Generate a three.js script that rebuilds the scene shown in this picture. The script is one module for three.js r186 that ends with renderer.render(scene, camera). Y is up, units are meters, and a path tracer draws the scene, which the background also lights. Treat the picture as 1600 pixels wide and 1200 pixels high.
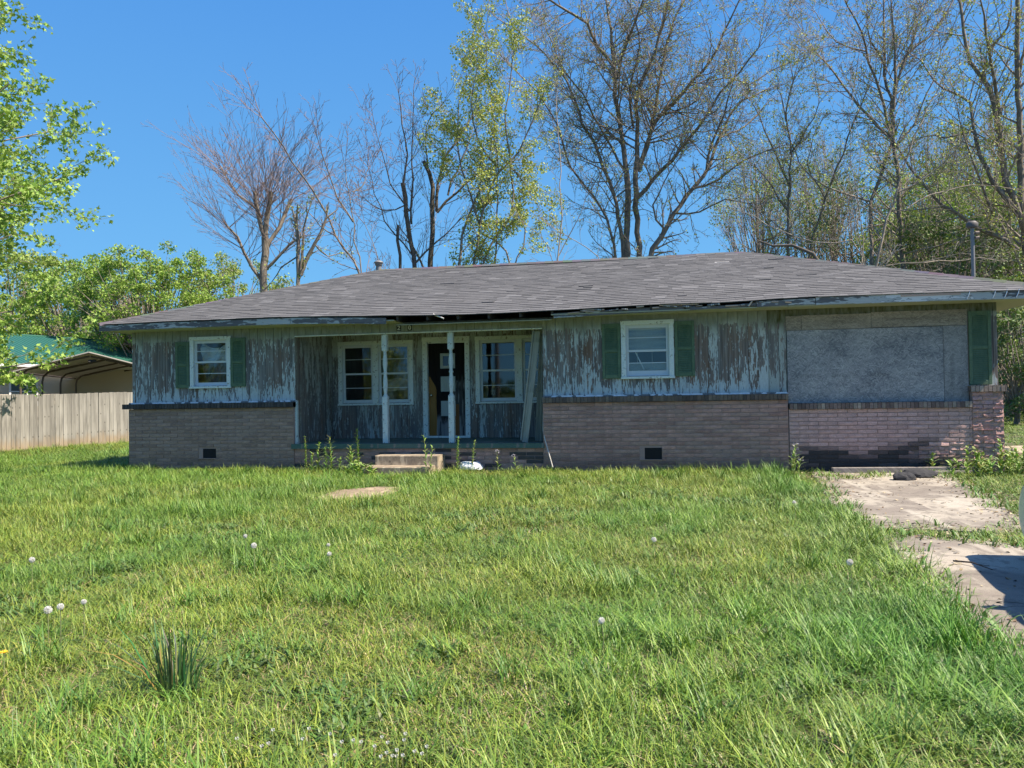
import * as THREE from 'three';
import { mergeGeometries } from 'three/addons/utils/BufferGeometryUtils.js';
import { FontLoader } from 'three/addons/loaders/FontLoader.js';
import { TextGeometry } from 'three/addons/geometries/TextGeometry.js';

// ------------------------------------------------------------------ camera, sky, sun, exposure
const scene = new THREE.Scene();
const renderer = new THREE.WebGLRenderer({ antialias: true });
renderer.toneMapping = THREE.LinearToneMapping;
renderer.toneMappingExposure = 1.95;
renderer.shadowMap.enabled = true;

const EYE = new THREE.Vector3(0, 1.5, 14.83), PSI = Math.atan(0.19), PITCH = Math.atan(17 / 1200), ROLL = -0.0165, F = 1200;
const camera = new THREE.PerspectiveCamera(2 * Math.atan(600 / F) * 180 / Math.PI, 4 / 3, 0.1, 1500);
camera.position.copy(EYE);
camera.lookAt(EYE.x - Math.sin(PSI) * Math.cos(PITCH), EYE.y + Math.sin(PITCH), EYE.z - Math.cos(PSI) * Math.cos(PITCH));
camera.rotateZ(ROLL);
camera.updateMatrixWorld(true);

const SUN = new THREE.Vector3(0.575, 0.81, 0.085).normalize();
const sun = new THREE.DirectionalLight(0xfff1dd, 5);
sun.position.copy(SUN).multiplyScalar(80); sun.target.position.set(0, 0, 0);
sun.castShadow = true; sun.shadow.radius = 1;
sun.shadow.mapSize.set(4096, 4096);
Object.assign(sun.shadow.camera, { left: -60, right: 60, top: 60, bottom: -60, near: 1, far: 260 });
scene.add(sun, sun.target);

{ // clear spring sky: deep blue overhead, paler towards the horizon
  const W = 256, H = 128, d = new Float32Array(W * H * 4);
  const mixc = (a, b, t) => a.map((v, i) => v + (b[i] - v) * t);
  for (let j = 0; j < H; j++) for (let i = 0; i < W; i++) {
    const el = ((j + 0.5) / H - 0.5) * Math.PI, az = ((i + 0.5) / W - 0.5) * 2 * Math.PI, y = Math.sin(el);
    const s = Math.max(0, Math.cos(el) * (Math.cos(az) * SUN.x + Math.sin(az) * SUN.z) + y * SUN.y);
    let c;
    if (y < 0) c = [0.16, 0.20, 0.13];
    else {
      const t = Math.pow(Math.min(1, y / 0.75), 0.62);
      c = mixc([0.135, 0.345, 0.53], [0.020, 0.112, 0.375], t);
      const g = 0.15 * Math.pow(s, 4) + 0.5 * Math.pow(s, 60);
      c = c.map((v, k) => v + g * [1, 0.97, 0.9][k]);
    }
    const o = (j * W + i) * 4; d[o] = c[0]; d[o + 1] = c[1]; d[o + 2] = c[2]; d[o + 3] = 1;
  }
  const t = new THREE.DataTexture(d, W, H, THREE.RGBAFormat, THREE.FloatType);
  t.mapping = THREE.EquirectangularReflectionMapping; t.magFilter = t.minFilter = THREE.LinearFilter; t.needsUpdate = true;
  scene.background = t; scene.environment = t;
}

// ------------------------------------------------------------------ helpers
function rng(seed) { let a = seed >>> 0; return () => { a = (a + 0x6D2B79F5) | 0; let t = Math.imul(a ^ (a >>> 15), 1 | a); t = (t + Math.imul(t ^ (t >>> 7), 61 | t)) ^ t; return ((t ^ (t >>> 14)) >>> 0) / 4294967296; }; }
const h2 = (x, y) => { let n = Math.imul(x, 374761393) + Math.imul(y, 668265263) | 0; n = Math.imul(n ^ (n >>> 13), 1274126177); return ((n ^ (n >>> 16)) >>> 0) / 4294967296; };
function vn(x, y) { const i = Math.floor(x), j = Math.floor(y); let u = x - i, v = y - j; u = u * u * (3 - 2 * u); v = v * v * (3 - 2 * v); const a = h2(i, j), b = h2(i + 1, j), c = h2(i, j + 1), d = h2(i + 1, j + 1); return a + (b - a) * u + (c - a + (a - b - c + d) * u) * v; }
function fbm(x, y, o = 4) { let s = 0, a = 0.5, n = 0; for (let i = 0; i < o; i++) { s += a * vn(x, y); n += a; a *= 0.5; x = x * 2.03 + 17.3; y = y * 2.03 + 5.1; } return s / n; }
const clamp = (v, a = 0, b = 1) => Math.min(b, Math.max(a, v));
const sst = (a, b, x) => { const t = clamp((x - a) / (b - a)); return t * t * (3 - 2 * t); };
const mix3 = (a, b, t) => [a[0] + (b[0] - a[0]) * t, a[1] + (b[1] - a[1]) * t, a[2] + (b[2] - a[2]) * t];
const toS = v => { v = clamp(v); return Math.round(255 * (v <= 0.0031308 ? 12.92 * v : 1.055 * Math.pow(v, 1 / 2.4) - 0.055)); };
function tex(w, h, fn, repeat = false, srgb = true) { // fn(u,v,x,y) returns linear rgb or a grey number
  const d = new Uint8Array(w * h * 4);
  for (let j = 0; j < h; j++) for (let i = 0; i < w; i++) {
    let c = fn((i + 0.5) / w, (j + 0.5) / h, i, j); if (typeof c === 'number') c = [c, c, c];
    const o = (j * w + i) * 4;
    for (let k = 0; k < 3; k++) d[o + k] = srgb ? toS(c[k]) : Math.round(255 * clamp(c[k])); d[o + 3] = 255;
  }
  const t = new THREE.DataTexture(d, w, h, THREE.RGBAFormat);
  t.colorSpace = srgb ? THREE.SRGBColorSpace : THREE.NoColorSpace;
  t.magFilter = THREE.LinearFilter; t.minFilter = THREE.LinearMipmapLinearFilter; t.generateMipmaps = true;
  t.wrapS = t.wrapT = repeat ? THREE.RepeatWrapping : THREE.ClampToEdgeWrapping; t.needsUpdate = true;
  return t;
}
const col = a => new THREE.Color().setRGB(a[0], a[1], a[2]);
const mat = (c, o = {}) => new THREE.MeshStandardMaterial({ color: Array.isArray(c) ? col(c) : 0xffffff, roughness: 0.85, metalness: 0, ...o });

const used = {};
function numbered(n) { const k = used[n] || 0; used[n] = k + 1; return k ? n + '_' + String(k).padStart(3, '0') : n; }
function thing(name, label, category, pos = [0, 0, 0], turn = 0, group) {
  const o = new THREE.Group(); o.name = numbered(name); scene.add(o); o.position.set(...pos); o.rotation.y = turn;
  o.userData = { label, category }; if (group) o.userData.group = group; return o;
}
function part(name, geo, m, parent, label, kind) {
  const o = new THREE.Mesh(geo, m); o.name = name; o.castShadow = o.receiveShadow = true; parent.add(o);
  if (label) o.userData.label = label; if (kind) o.userData.kind = kind; return o;
}
function struct(name, geo, m, label) { const o = new THREE.Mesh(geo, m); o.name = name; o.castShadow = o.receiveShadow = true; o.userData = { kind: 'structure', label, category: name.replace(/_/g, ' ') }; scene.add(o); return o; }

// collects faces; every face gets its own vertices
class MB {
  constructor() { this.p = []; this.n = []; this.uv = []; this.c = []; }
  tri(a, b, c, ua, ub, uc, na, nb, nc, color) {
    if (!na) { const e1 = [b[0] - a[0], b[1] - a[1], b[2] - a[2]], e2 = [c[0] - a[0], c[1] - a[1], c[2] - a[2]]; const n = [e1[1] * e2[2] - e1[2] * e2[1], e1[2] * e2[0] - e1[0] * e2[2], e1[0] * e2[1] - e1[1] * e2[0]]; const l = Math.hypot(...n) || 1; na = nb = nc = [n[0] / l, n[1] / l, n[2] / l]; }
    this.p.push(...a, ...b, ...c); this.n.push(...na, ...nb, ...nc); this.uv.push(...(ua || [0, 0]), ...(ub || [0, 0]), ...(uc || [0, 0]));
    if (color) this.c.push(...color, ...color, ...color);
  }
  quad(a, b, c, d, uvs, color) { uvs = uvs || [[0, 0], [1, 0], [1, 1], [0, 1]]; this.tri(a, b, c, uvs[0], uvs[1], uvs[2], null, null, null, color); this.tri(a, c, d, uvs[0], uvs[2], uvs[3], null, null, null, color); }
  // axis box; uv = metres (x,y) on fronts unless uvf given
  box(x0, x1, y0, y1, z0, z1, uvf, color) {
    uvf = uvf || ((x, y, z) => [x + z, y + z]);
    const q = (a, b, c, d) => this.quad(a, b, c, d, [a, b, c, d].map(v => uvf(...v)), color);
    q([x0, y0, z1], [x1, y0, z1], [x1, y1, z1], [x0, y1, z1]); q([x1, y0, z0], [x0, y0, z0], [x0, y1, z0], [x1, y1, z0]);
    q([x1, y0, z1], [x1, y0, z0], [x1, y1, z0], [x1, y1, z1]); q([x0, y0, z0], [x0, y0, z1], [x0, y1, z1], [x0, y1, z0]);
    q([x0, y1, z1], [x1, y1, z1], [x1, y1, z0], [x0, y1, z0]); q([x0, y0, z0], [x1, y0, z0], [x1, y0, z1], [x0, y0, z1]);
    return this;
  }
  // tube along points [Vector3], radii
  tube(pts, rs, sides, color, vscale = 1) {
    const up = new THREE.Vector3(), t = new THREE.Vector3(), a = new THREE.Vector3(), b = new THREE.Vector3(); let prev = null, rings = [], len = 0;
    for (let i = 0; i < pts.length; i++) {
      t.subVectors(pts[Math.min(i + 1, pts.length - 1)], pts[Math.max(i - 1, 0)]).normalize();
      if (!prev) { up.set(Math.abs(t.y) > 0.9 ? 1 : 0, Math.abs(t.y) > 0.9 ? 0 : 1, 0); a.crossVectors(t, up).normalize(); } else a.copy(prev).addScaledVector(t, -prev.dot(t)).normalize();
      prev = a.clone(); b.crossVectors(t, a);
      if (i) len += pts[i].distanceTo(pts[i - 1]);
      const ring = [];
      for (let k = 0; k <= sides; k++) { const th = 2 * Math.PI * k / sides, c = Math.cos(th), s = Math.sin(th); const n = [a.x * c + b.x * s, a.y * c + b.y * s, a.z * c + b.z * s]; ring.push([[pts[i].x + n[0] * rs[i], pts[i].y + n[1] * rs[i], pts[i].z + n[2] * rs[i]], n, [k / sides * 2 * vscale, len * vscale]]); }
      rings.push(ring);
    }
    for (let i = 0; i + 1 < rings.length; i++) for (let k = 0; k < sides; k++) {
      const A = rings[i][k], B = rings[i][k + 1], C = rings[i + 1][k + 1], D = rings[i + 1][k];
      this.tri(A[0], B[0], C[0], A[2], B[2], C[2], A[1], B[1], C[1], color); this.tri(A[0], C[0], D[0], A[2], C[2], D[2], A[1], C[1], D[1], color);
    }
    return this;
  }
  get tris() { return this.p.length / 9; }
  geo(matrix) {
    const g = new THREE.BufferGeometry();
    g.setAttribute('position', new THREE.Float32BufferAttribute(this.p, 3)); g.setAttribute('normal', new THREE.Float32BufferAttribute(this.n, 3)); g.setAttribute('uv', new THREE.Float32BufferAttribute(this.uv, 2));
    if (this.c.length) g.setAttribute('color', new THREE.Float32BufferAttribute(this.c, 3));
    if (matrix) g.applyMatrix4(matrix); return g;
  }
}
const V = (x, y, z) => new THREE.Vector3(x, y, z);
// bevelled bar: a box with chamfered front edges
function bar(x0, x1, y0, y1, z0, z1, b = 0.004) {
  const m = new MB(), q = (a, c, d, e) => m.quad(a, c, d, e, [a, c, d, e].map(v => [v[0] + v[2], v[1] + v[2]]));
  const zf = z1 - b;
  q([x0 + b, y0 + b, z1], [x1 - b, y0 + b, z1], [x1 - b, y1 - b, z1], [x0 + b, y1 - b, z1]);
  q([x0, y0, zf], [x1, y0, zf], [x1 - b, y0 + b, z1], [x0 + b, y0 + b, z1]); q([x1, y0, zf], [x1, y1, zf], [x1 - b, y1 - b, z1], [x1 - b, y0 + b, z1]);
  q([x1, y1, zf], [x0, y1, zf], [x0 + b, y1 - b, z1], [x1 - b, y1 - b, z1]); q([x0, y1, zf], [x0, y0, zf], [x0 + b, y0 + b, z1], [x0 + b, y1 - b, z1]);
  q([x1, y0, zf], [x1, y0, z0], [x1, y1, z0], [x1, y1, zf]); q([x0, y0, z0], [x0, y0, zf], [x0, y1, zf], [x0, y1, z0]);
  q([x0, y1, zf], [x1, y1, zf], [x1, y1, z0], [x0, y1, z0]); q([x0, y0, z0], [x1, y0, z0], [x1, y0, zf], [x0, y0, zf]);
  q([x1, y0, z0], [x0, y0, z0], [x0, y1, z0], [x1, y1, z0]);
  return m.geo();
}
// pixel of the 1600 x 1200 view and a depth in metres -> a point of the place
function at(px, py, depth) {
  const v = V((px - 800) / F * depth, (600 - py) / F * depth, -depth); return v.applyMatrix4(camera.matrixWorld);
}

// ------------------------------------------------------------------ ground
const slabPolys = [
  [[2.72, 0.15], [2.35, 3.0], [2.2, 4.2], [2.18, 6.05], [2.9, 6.1], [3.5, 6.2], [3.85, 5.6], [4.0, 5.0], [4.45, 3.2], [4.6, 1.5], [5.0, 0.3]],
  [[2.16, 6.45], [2.0, 8.2], [1.85, 9.3], [1.8, 9.95], [2.0, 10.25], [3.2, 10.6], [5.4, 10.8], [5.4, 6.9], [3.4, 7.0], [2.85, 6.62]],
];
const backPath = [[5.9, -4.9], [5.9, -3.7], [12, -4.6], [22, -6], [22, -9.5], [12, -8.0]];
const stonePoly = [[-4.95, 3.5], [-4.5, 3.05], [-4.05, 3.0], [-3.95, 4.0], [-4.35, 4.55], [-4.9, 4.5]];
function inPoly(p, x, z) { let c = false; for (let i = 0, j = p.length - 1; i < p.length; j = i++) if ((p[i][1] > z) !== (p[j][1] > z) && x < (p[j][0] - p[i][0]) * (z - p[i][1]) / (p[j][1] - p[i][1]) + p[i][0]) c = !c; return c; }
function polyDist(p, x, z) { let m = 1e9; for (let i = 0, j = p.length - 1; i < p.length; j = i++) { const dx = p[i][0] - p[j][0], dz = p[i][1] - p[j][1]; const t = clamp(((x - p[j][0]) * dx + (z - p[j][1]) * dz) / (dx * dx + dz * dz)); m = Math.min(m, Math.hypot(x - p[j][0] - t * dx, z - p[j][1] - t * dz)); } return m; }

{
  const t = tex(1024, 1024, (u, v) => {
    const per = (f, o) => { // tiling noise
      const a = fbm(u * f, v * f, o), b = fbm((u - 1) * f, v * f, o), c = fbm(u * f, (v - 1) * f, o), d = fbm((u - 1) * f, (v - 1) * f, o);
      return (a * (1 - u) + b * u) * (1 - v) + (c * (1 - u) + d * u) * v;
    };
    const n = per(9, 4), m = per(60, 3), k = per(160, 2);
    let c = mix3([0.055, 0.085, 0.02], [0.14, 0.15, 0.055], sst(0.35, 0.65, n));
    c = mix3(c, [0.17, 0.135, 0.08], sst(0.52, 0.66, m) * 0.8);
    return c.map(x => x * (0.3 + 0.65 * k));
  }, true);
  t.repeat.set(120, 120);
  const g = new THREE.PlaneGeometry(600, 600, 1, 1); g.rotateX(-Math.PI / 2);
  const o = struct('ground', g, mat(0, { map: t, roughness: 1 }), 'grassy earth under the lawn reaching the horizon'); o.position.set(0, 0, -60);
}
// sheet from polygon with thickness
function slab(poly, y, uvScale, thick = 0.06) {
  const s = new THREE.Shape(poly.map(p => new THREE.Vector2(p[0], -p[1])));
  const g = new THREE.ExtrudeGeometry(s, { depth: thick, bevelEnabled: true, bevelThickness: 0.012, bevelSize: 0.015, bevelSegments: 1 });
  g.rotateX(-Math.PI / 2); g.translate(0, y - thick - 0.012, 0);
  const p = g.attributes.position, uv = g.attributes.uv; for (let i = 0; i < p.count; i++) uv.setXY(i, p.getX(i) * uvScale, p.getZ(i) * uvScale);
  return g;
}
function jag(poly, amp, seed, step = 0.18) { // ragged outline
  const out = [], r = rng(seed);
  poly.forEach((a, i) => { const b = poly[(i + 1) % poly.length], L = Math.hypot(b[0] - a[0], b[1] - a[1]), n = Math.max(1, Math.round(L / step)); for (let k = 0; k < n; k++) out.push([a[0] + (b[0] - a[0]) * k / n + (r() - 0.5) * amp, a[1] + (b[1] - a[1]) * k / n + (r() - 0.5) * amp]); });
  return out;
}
const concreteTex = tex(1024, 1024, (u, v) => {
  const n = fbm(u * 5, v * 5, 5), m = fbm(u * 40 + 9, v * 40, 3), g = h2(Math.floor(u * 1024), Math.floor(v * 1024)), st = fbm(u * 12 + 40, v * 3, 4);
  let c = mix3([0.215, 0.185, 0.15], [0.36, 0.32, 0.255], sst(0.36, 0.62, n));
  c = mix3(c, [0.13, 0.11, 0.09], sst(0.52, 0.7, m) * 0.5);
  c = mix3(c, [0.44, 0.40, 0.325], sst(0.58, 0.72, st) * 0.6);
  if (g > 0.93) c = c.map(x => x * 0.6); else if (g < 0.06) c = c.map(x => x * 1.35);
  const ck = Math.abs(fbm(u * 3.1 + 7, v * 3.1 + 3, 4) - 0.5); if (ck < 0.0035) c = c.map(x => x * 0.45);
  return c;
}, true);
const concreteM = mat(0, { map: concreteTex, roughness: 0.95, bumpMap: concreteTex, bumpScale: 0.006 });
{
  const d = new THREE.Group(); d.name = 'driveway'; d.userData = { kind: 'structure', label: 'old cracked concrete driveway slabs right of the lawn', category: 'driveway' }; scene.add(d);
  part('slab', slab(jag(slabPolys[0], 0.05, 3), 0.03, 0.31), concreteM, d); part('slab', slab(jag(slabPolys[1], 0.05, 4), 0.03, 0.29), concreteM, d);
  struct('path', slab(jag(backPath, 0.1, 5, 0.5), 0.03, 0.3), mat([1.25, 1.15, 1.0].map(x => x * 0.9), { map: concreteTex, roughness: 0.95 }), 'pale concrete strip beside the house behind its right corner');
  const st = part('stepping_slab', slab(jag(stonePoly, 0.06, 6, 0.12), 0.055, 0.5), mat([1.25, 1.1, 0.9], { map: concreteTex, roughness: 0.95 }), scene);
  st.userData = { label: 'tan concrete walk slab half buried in grass below the steps', category: 'paving slab' };
}

// ------------------------------------------------------------------ HOUSE
const house = thing('ranch_house', 'derelict single storey ranch house with peeling siding, brick base and grey shingle roof', 'house');
const XL = -11.2, XR = 5.87, SILL = 1.45, SOF = 3.0, ZB = -8.0, PX0 = -7.4, PX1 = -2.2, PZ = -1.83, FLOOR = 0.56, PTOP = 2.78;

// peeling paint on weathered boards
const BW = 0.18;
function peel(x, y, o) {
  const i = Math.floor((x + 50) / BW), br = h2(i, o.seed), br2 = h2(i, o.seed + 7);
  const n = 0.38 * fbm(x * 13 + i * 13.7, y * 2.2 + br * 40, 3) + 0.34 * fbm(x * 46, y * 7 + i * 3.1, 3) + 0.28 * fbm(x * 105, y * 17 + i * 1.1, 2);
  let bias = o.bias(x, y) + (br - 0.5) * 0.10;
  const paintAmt = sst(-0.008, 0.012, n - 0.5 + bias);
  const grain = fbm(x * 170, y * 2.2 + i * 9, 2), gr2 = fbm(x * 30, y * 1.3 + i * 5, 3);
  let wood = mix3([0.07, 0.07, 0.072], [0.27, 0.255, 0.235], gr2);
  const brown = clamp(o.brown(x, y) * 0.55 + (br2 - 0.5) * 0.5 + (fbm(x * 9, y * 3 + 60, 3) - 0.5) * 1.2); wood = mix3(wood, mix3([0.09, 0.055, 0.036], [0.27, 0.165, 0.11], gr2), brown);
  wood = wood.map(c => c * (0.6 + 0.8 * grain));
  let paint = mix3(o.paint, o.paint2, fbm(x * 3, y * 3 + 7, 3)).map(c => c * (0.88 + 0.24 * fbm(x * 60, y * 25, 2)));
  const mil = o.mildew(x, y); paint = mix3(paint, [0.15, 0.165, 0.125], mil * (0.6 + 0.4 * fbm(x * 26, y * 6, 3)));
  // cracked flake edges
  const edge = Math.abs(n - 0.5 + bias); if (edge < 0.006) paint = paint.map(c => c * 0.7);
  return { c: mix3(wood, paint, paintAmt), h: paintAmt };
}
const PAINT = [0.38, 0.43, 0.42], PAINT2 = [0.50, 0.545, 0.53];
const frontPeel = { seed: 3, paint: PAINT, paint2: PAINT2,
  bias: (x, y) => {
    let b = -0.015 + 0.10 * sst(1.78, 1.5, y) + 0.5 * sst(2.72, 2.88, y) - 0.07 * sst(1.6, 2.2, y) * sst(2.85, 2.5, y);
    if (x > 2.0) b += 0.10; if (x > -2.2 && x < -1.2) b += 0.05 * sst(2.3, 2.7, y) + 0.02; return b;
  },
  brown: (x, y) => (x > 0.6 && x < 1.95 ? 0.62 : x > -1.5 && x < -0.9 ? 0.7 : x < -7.4 && x > -8.3 ? 0.28 : 0.06) * sst(2.8, 2.4, y) + 0.1,
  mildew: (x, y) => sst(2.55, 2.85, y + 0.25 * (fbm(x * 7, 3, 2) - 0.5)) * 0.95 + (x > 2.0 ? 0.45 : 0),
};
const porchPeel = { seed: 11, paint: PAINT, paint2: PAINT2,
  bias: (x, y) => -0.06 + 0.12 * sst(1.5, 2.7, y), brown: (x, y) => 0.35 * sst(1.4, 1.0, y) + 0.1, mildew: (x, y) => 0.55 * sst(0.4, 0.7, fbm(x * 2.2, y * 1.4 + 30, 3)) + 0.2 };
function peelMats(x0, x1, y0, y1, w, h, o) {
  const hs = new Float32Array(w * h);
  const map = tex(w, h, (u, v, i, j) => { const p = peel(x0 + u * (x1 - x0), y0 + v * (y1 - y0), o); hs[j * w + i] = p.h; return p.c; });
  const bump = tex(w >> 1, h >> 1, (u, v, i, j) => hs[(j * 2) * w + i * 2], false, false);
  const m = mat(0, { map, roughness: 0.88, bumpMap: bump, bumpScale: 0.0015 });
  m.userData.uv = (x, y) => [(x - x0) / (x1 - x0), (y - y0) / (y1 - y0)]; return m;
}
const sidingA = peelMats(XL - 0.05, PX0 + 0.05, 1.35, 3.1, 1536, 704, frontPeel);
const sidingB = peelMats(PX1 - 0.1, 2.45, 1.35, 3.1, 1792, 672, frontPeel);
const sidingC = peelMats(PX0 - 0.1, XR + 0.1, 2.7, 3.1, 2048, 96, frontPeel);
const sidingP = peelMats(PX0 - 0.1, PX1 + 0.1, FLOOR, 2.95, 1536, 640, porchPeel);
const sidingS = peelMats(-3, 3, FLOOR, 2.95, 1024, 420, porchPeel);

// boards on rect [x0,x1]x[y0,y1] at z (front face), minus openings
function boards(x0, x1, y0, y1, z, m, openings = [], matrix) {
  const xs = new Set([x0, x1]); for (let k = Math.ceil((x0 + 50) / BW); (k * BW - 50) < x1; k++) { const x = k * BW - 50; if (x > x0 + 0.03 && x < x1 - 0.03) xs.add(x); }
  const cuts = new Set(); for (const o of openings) { for (const x of [o[0], o[1]]) if (x > x0 && x < x1) { cuts.add(x); } }
  for (const c of cuts) xs.add(c);
  const X = [...xs].sort((a, b) => a - b), uvf = (x, y) => m.userData.uv(x, y);
  for (let i = 0; i + 1 < X.length; i++) {
    const a = X[i], b = X[i + 1], mid = (a + b) / 2; let spans = [[y0, y1]];
    for (const o of openings) if (mid > o[0] && mid < o[1]) spans = spans.flatMap(s => [[s[0], Math.min(s[1], o[2])], [Math.max(s[0], o[3]), s[1]]]).filter(s => s[1] - s[0] > 0.01);
    for (const s of spans) {
      const r = h2(Math.round(a * 100), Math.round(s[0] * 100)), dz = (r - 0.5) * 0.004, gl = cuts.has(a) ? 0 : 0.004, gr = cuts.has(b) ? 0 : 0.004;
      const mb = new MB(); mb.box(a + gl, b - gr, s[0], s[1], z - 0.012, z + dz, uvf); mb.box(a, b, s[0] + 0.001, s[1] - 0.001, z - 0.024, z - 0.0121, uvf);
      part('siding_board', mb.geo(matrix), m, house);
    }
  }
}
const winL = { x0: -9.73, x1: -8.93, y0: 1.80, y1: 2.77 }, winM = { x0: -0.60, x1: 0.23, y0: 1.82, y1: 2.80 };
const op = w => [w.x0, w.x1, w.y0, w.y1];
boards(XL, PX0, SILL, SOF, 0, sidingA, [op(winL)]);
boards(PX1, 2.33, SILL, SOF, 0, sidingB, [op(winM)]);
boards(2.33, XR, 2.84, SOF, 0, sidingC);
boards(PX0, PX1, PTOP + 0.02, SOF, 0, sidingC);
{ // right corner pieces of siding beside the plywood
  boards(5.36, XR, 1.53, 2.84, 0, (() => { const m = sidingB.clone(); m.userData.uv = (x, y) => sidingB.userData.uv(x - 4.6, y); return m; })());
}
// porch walls
const pwL = { x0: -7.15, x1: -5.52, y0: 1.37, y1: 2.70 }, pwR = { x0: -3.90, x1: -2.35, y0: 1.37, y1: 2.73 }, pdoor = { x0: -5.12, x1: -4.21, y0: FLOOR + 0.03, y1: 2.73 };
boards(PX0, PX1, FLOOR, 2.94, PZ, sidingP, [op(pwL), op(pwR), op(pdoor)]);
boards(PZ, 0, FLOOR, 2.94, 0, sidingS, [], new THREE.Matrix4().makeRotationY(Math.PI / 2).premultiply(new THREE.Matrix4().makeTranslation(PX0, 0, 0)).multiply(new THREE.Matrix4().makeTranslation(-PZ, 0, 0).premultiply(new THREE.Matrix4().makeTranslation(0, 0, 0))));
boards(0, -PZ, FLOOR, 2.94, 0, sidingS, [], new THREE.Matrix4().makeTranslation(PX1, 0, 0).multiply(new THREE.Matrix4().makeRotationY(-Math.PI / 2)).multiply(new THREE.Matrix4().makeTranslation(PZ, 0, 0)));

// outer shell, floor and ceiling of the dark rooms
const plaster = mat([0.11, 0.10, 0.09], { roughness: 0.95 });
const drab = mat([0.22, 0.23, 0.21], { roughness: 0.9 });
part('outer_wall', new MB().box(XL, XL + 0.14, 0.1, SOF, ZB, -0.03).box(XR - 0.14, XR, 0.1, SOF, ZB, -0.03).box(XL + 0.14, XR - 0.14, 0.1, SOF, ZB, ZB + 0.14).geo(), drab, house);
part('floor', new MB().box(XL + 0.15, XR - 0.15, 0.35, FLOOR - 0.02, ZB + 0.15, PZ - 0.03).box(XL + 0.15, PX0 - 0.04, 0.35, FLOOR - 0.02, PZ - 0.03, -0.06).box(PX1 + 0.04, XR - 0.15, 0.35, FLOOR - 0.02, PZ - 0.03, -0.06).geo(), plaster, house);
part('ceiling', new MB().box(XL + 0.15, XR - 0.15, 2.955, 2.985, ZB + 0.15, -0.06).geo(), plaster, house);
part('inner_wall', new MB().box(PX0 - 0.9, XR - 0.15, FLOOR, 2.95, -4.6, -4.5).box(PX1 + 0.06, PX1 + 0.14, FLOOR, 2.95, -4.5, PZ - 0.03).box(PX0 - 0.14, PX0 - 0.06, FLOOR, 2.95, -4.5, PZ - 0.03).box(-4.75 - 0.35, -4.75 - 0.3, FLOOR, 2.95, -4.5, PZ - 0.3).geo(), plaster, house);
// wall behind the plywood
part('boarded_opening', new MB().box(2.33, 5.36, 1.22, 2.84, -0.06, -0.03).geo(), drab, house);

// brick base ----------------------------------------------------------------
const brickTex = tex(256, 256, (u, v) => { const n = fbm(u * 6, v * 14, 4), k = h2(Math.floor(u * 256), Math.floor(v * 256) + 99), m = fbm(u * 30, v * 30 + 5, 2); return [1, 1, 1].map(() => clamp(0.62 + 0.42 * n * (0.7 + 0.5 * m) + (k - 0.5) * 0.14 - (m > 0.68 ? 0.22 : 0))); }, true);
const brickMats = {};
function brickMat(tone) { // tone: base colour key
  const k = tone.map(v => v.toFixed(2)).join(); return brickMats[k] || (brickMats[k] = mat(tone, { map: brickTex, roughness: 0.92, bumpMap: brickTex, bumpScale: 0.004 }));
}
const brickTones = { L: [[0.40, 0.265, 0.205], [0.34, 0.225, 0.175], [0.45, 0.30, 0.235], [0.41, 0.285, 0.23]], M: [[0.50, 0.29, 0.235], [0.42, 0.245, 0.20], [0.56, 0.335, 0.275], [0.47, 0.30, 0.245]], G: [[0.63, 0.405, 0.36], [0.59, 0.38, 0.335], [0.66, 0.43, 0.385], [0.61, 0.405, 0.365]], soot: [[0.055, 0.05, 0.05], [0.09, 0.075, 0.07], [0.035, 0.033, 0.035]] };
const mortarM = mat([0.33, 0.235, 0.205], { roughness: 1 });
const BL = 0.335, BH = 0.075;
// rough-faced brick variants (unit: width w), front face pushed about a little
function brickGeo(w, h, seed, rough) {
  const r = rng(seed), nx = 5, ny = 2, m = new MB(), g = 0.006, x0 = g, x1 = w - g, y0 = g, y1 = h - g;
  const P = []; for (let j = 0; j <= ny; j++) { P.push([]); for (let i = 0; i <= nx; i++) { const e = (i === 0 || i === nx || j === 0 || j === ny); P[j].push([x0 + (x1 - x0) * i / nx, y0 + (y1 - y0) * j / ny, (e ? -0.003 : 0) + (r() - 0.5) * rough]); } }
  const u0 = r(), v0 = r(), U = p => [u0 + p[0] * 3, v0 + p[1] * 3 + p[2]];
  for (let j = 0; j < ny; j++) for (let i = 0; i < nx; i++) { const a = P[j][i], b = P[j][i + 1], c = P[j + 1][i + 1], d = P[j + 1][i]; m.quad(a, b, c, d, [a, b, c, d].map(U)); }
  const back = p => [p[0], p[1], -0.05], side = (a, b) => m.quad(back(a), back(b), b, a, [U(a), U(b), U(b), U(a)]);
  side(P[0][0], P[0][nx]); side(P[0][nx], P[ny][nx]); side(P[ny][nx], P[ny][0]); side(P[ny][0], P[0][0]);
  return m.geo();
}
const brickVar = {};
function bvar(w, rough, k) { const key = w.toFixed(3) + rough + '_' + k; return brickVar[key] || (brickVar[key] = brickGeo(w, BH, k * 31 + Math.round(w * 1000), rough)); }
let bricksLeft = 300;
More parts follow.
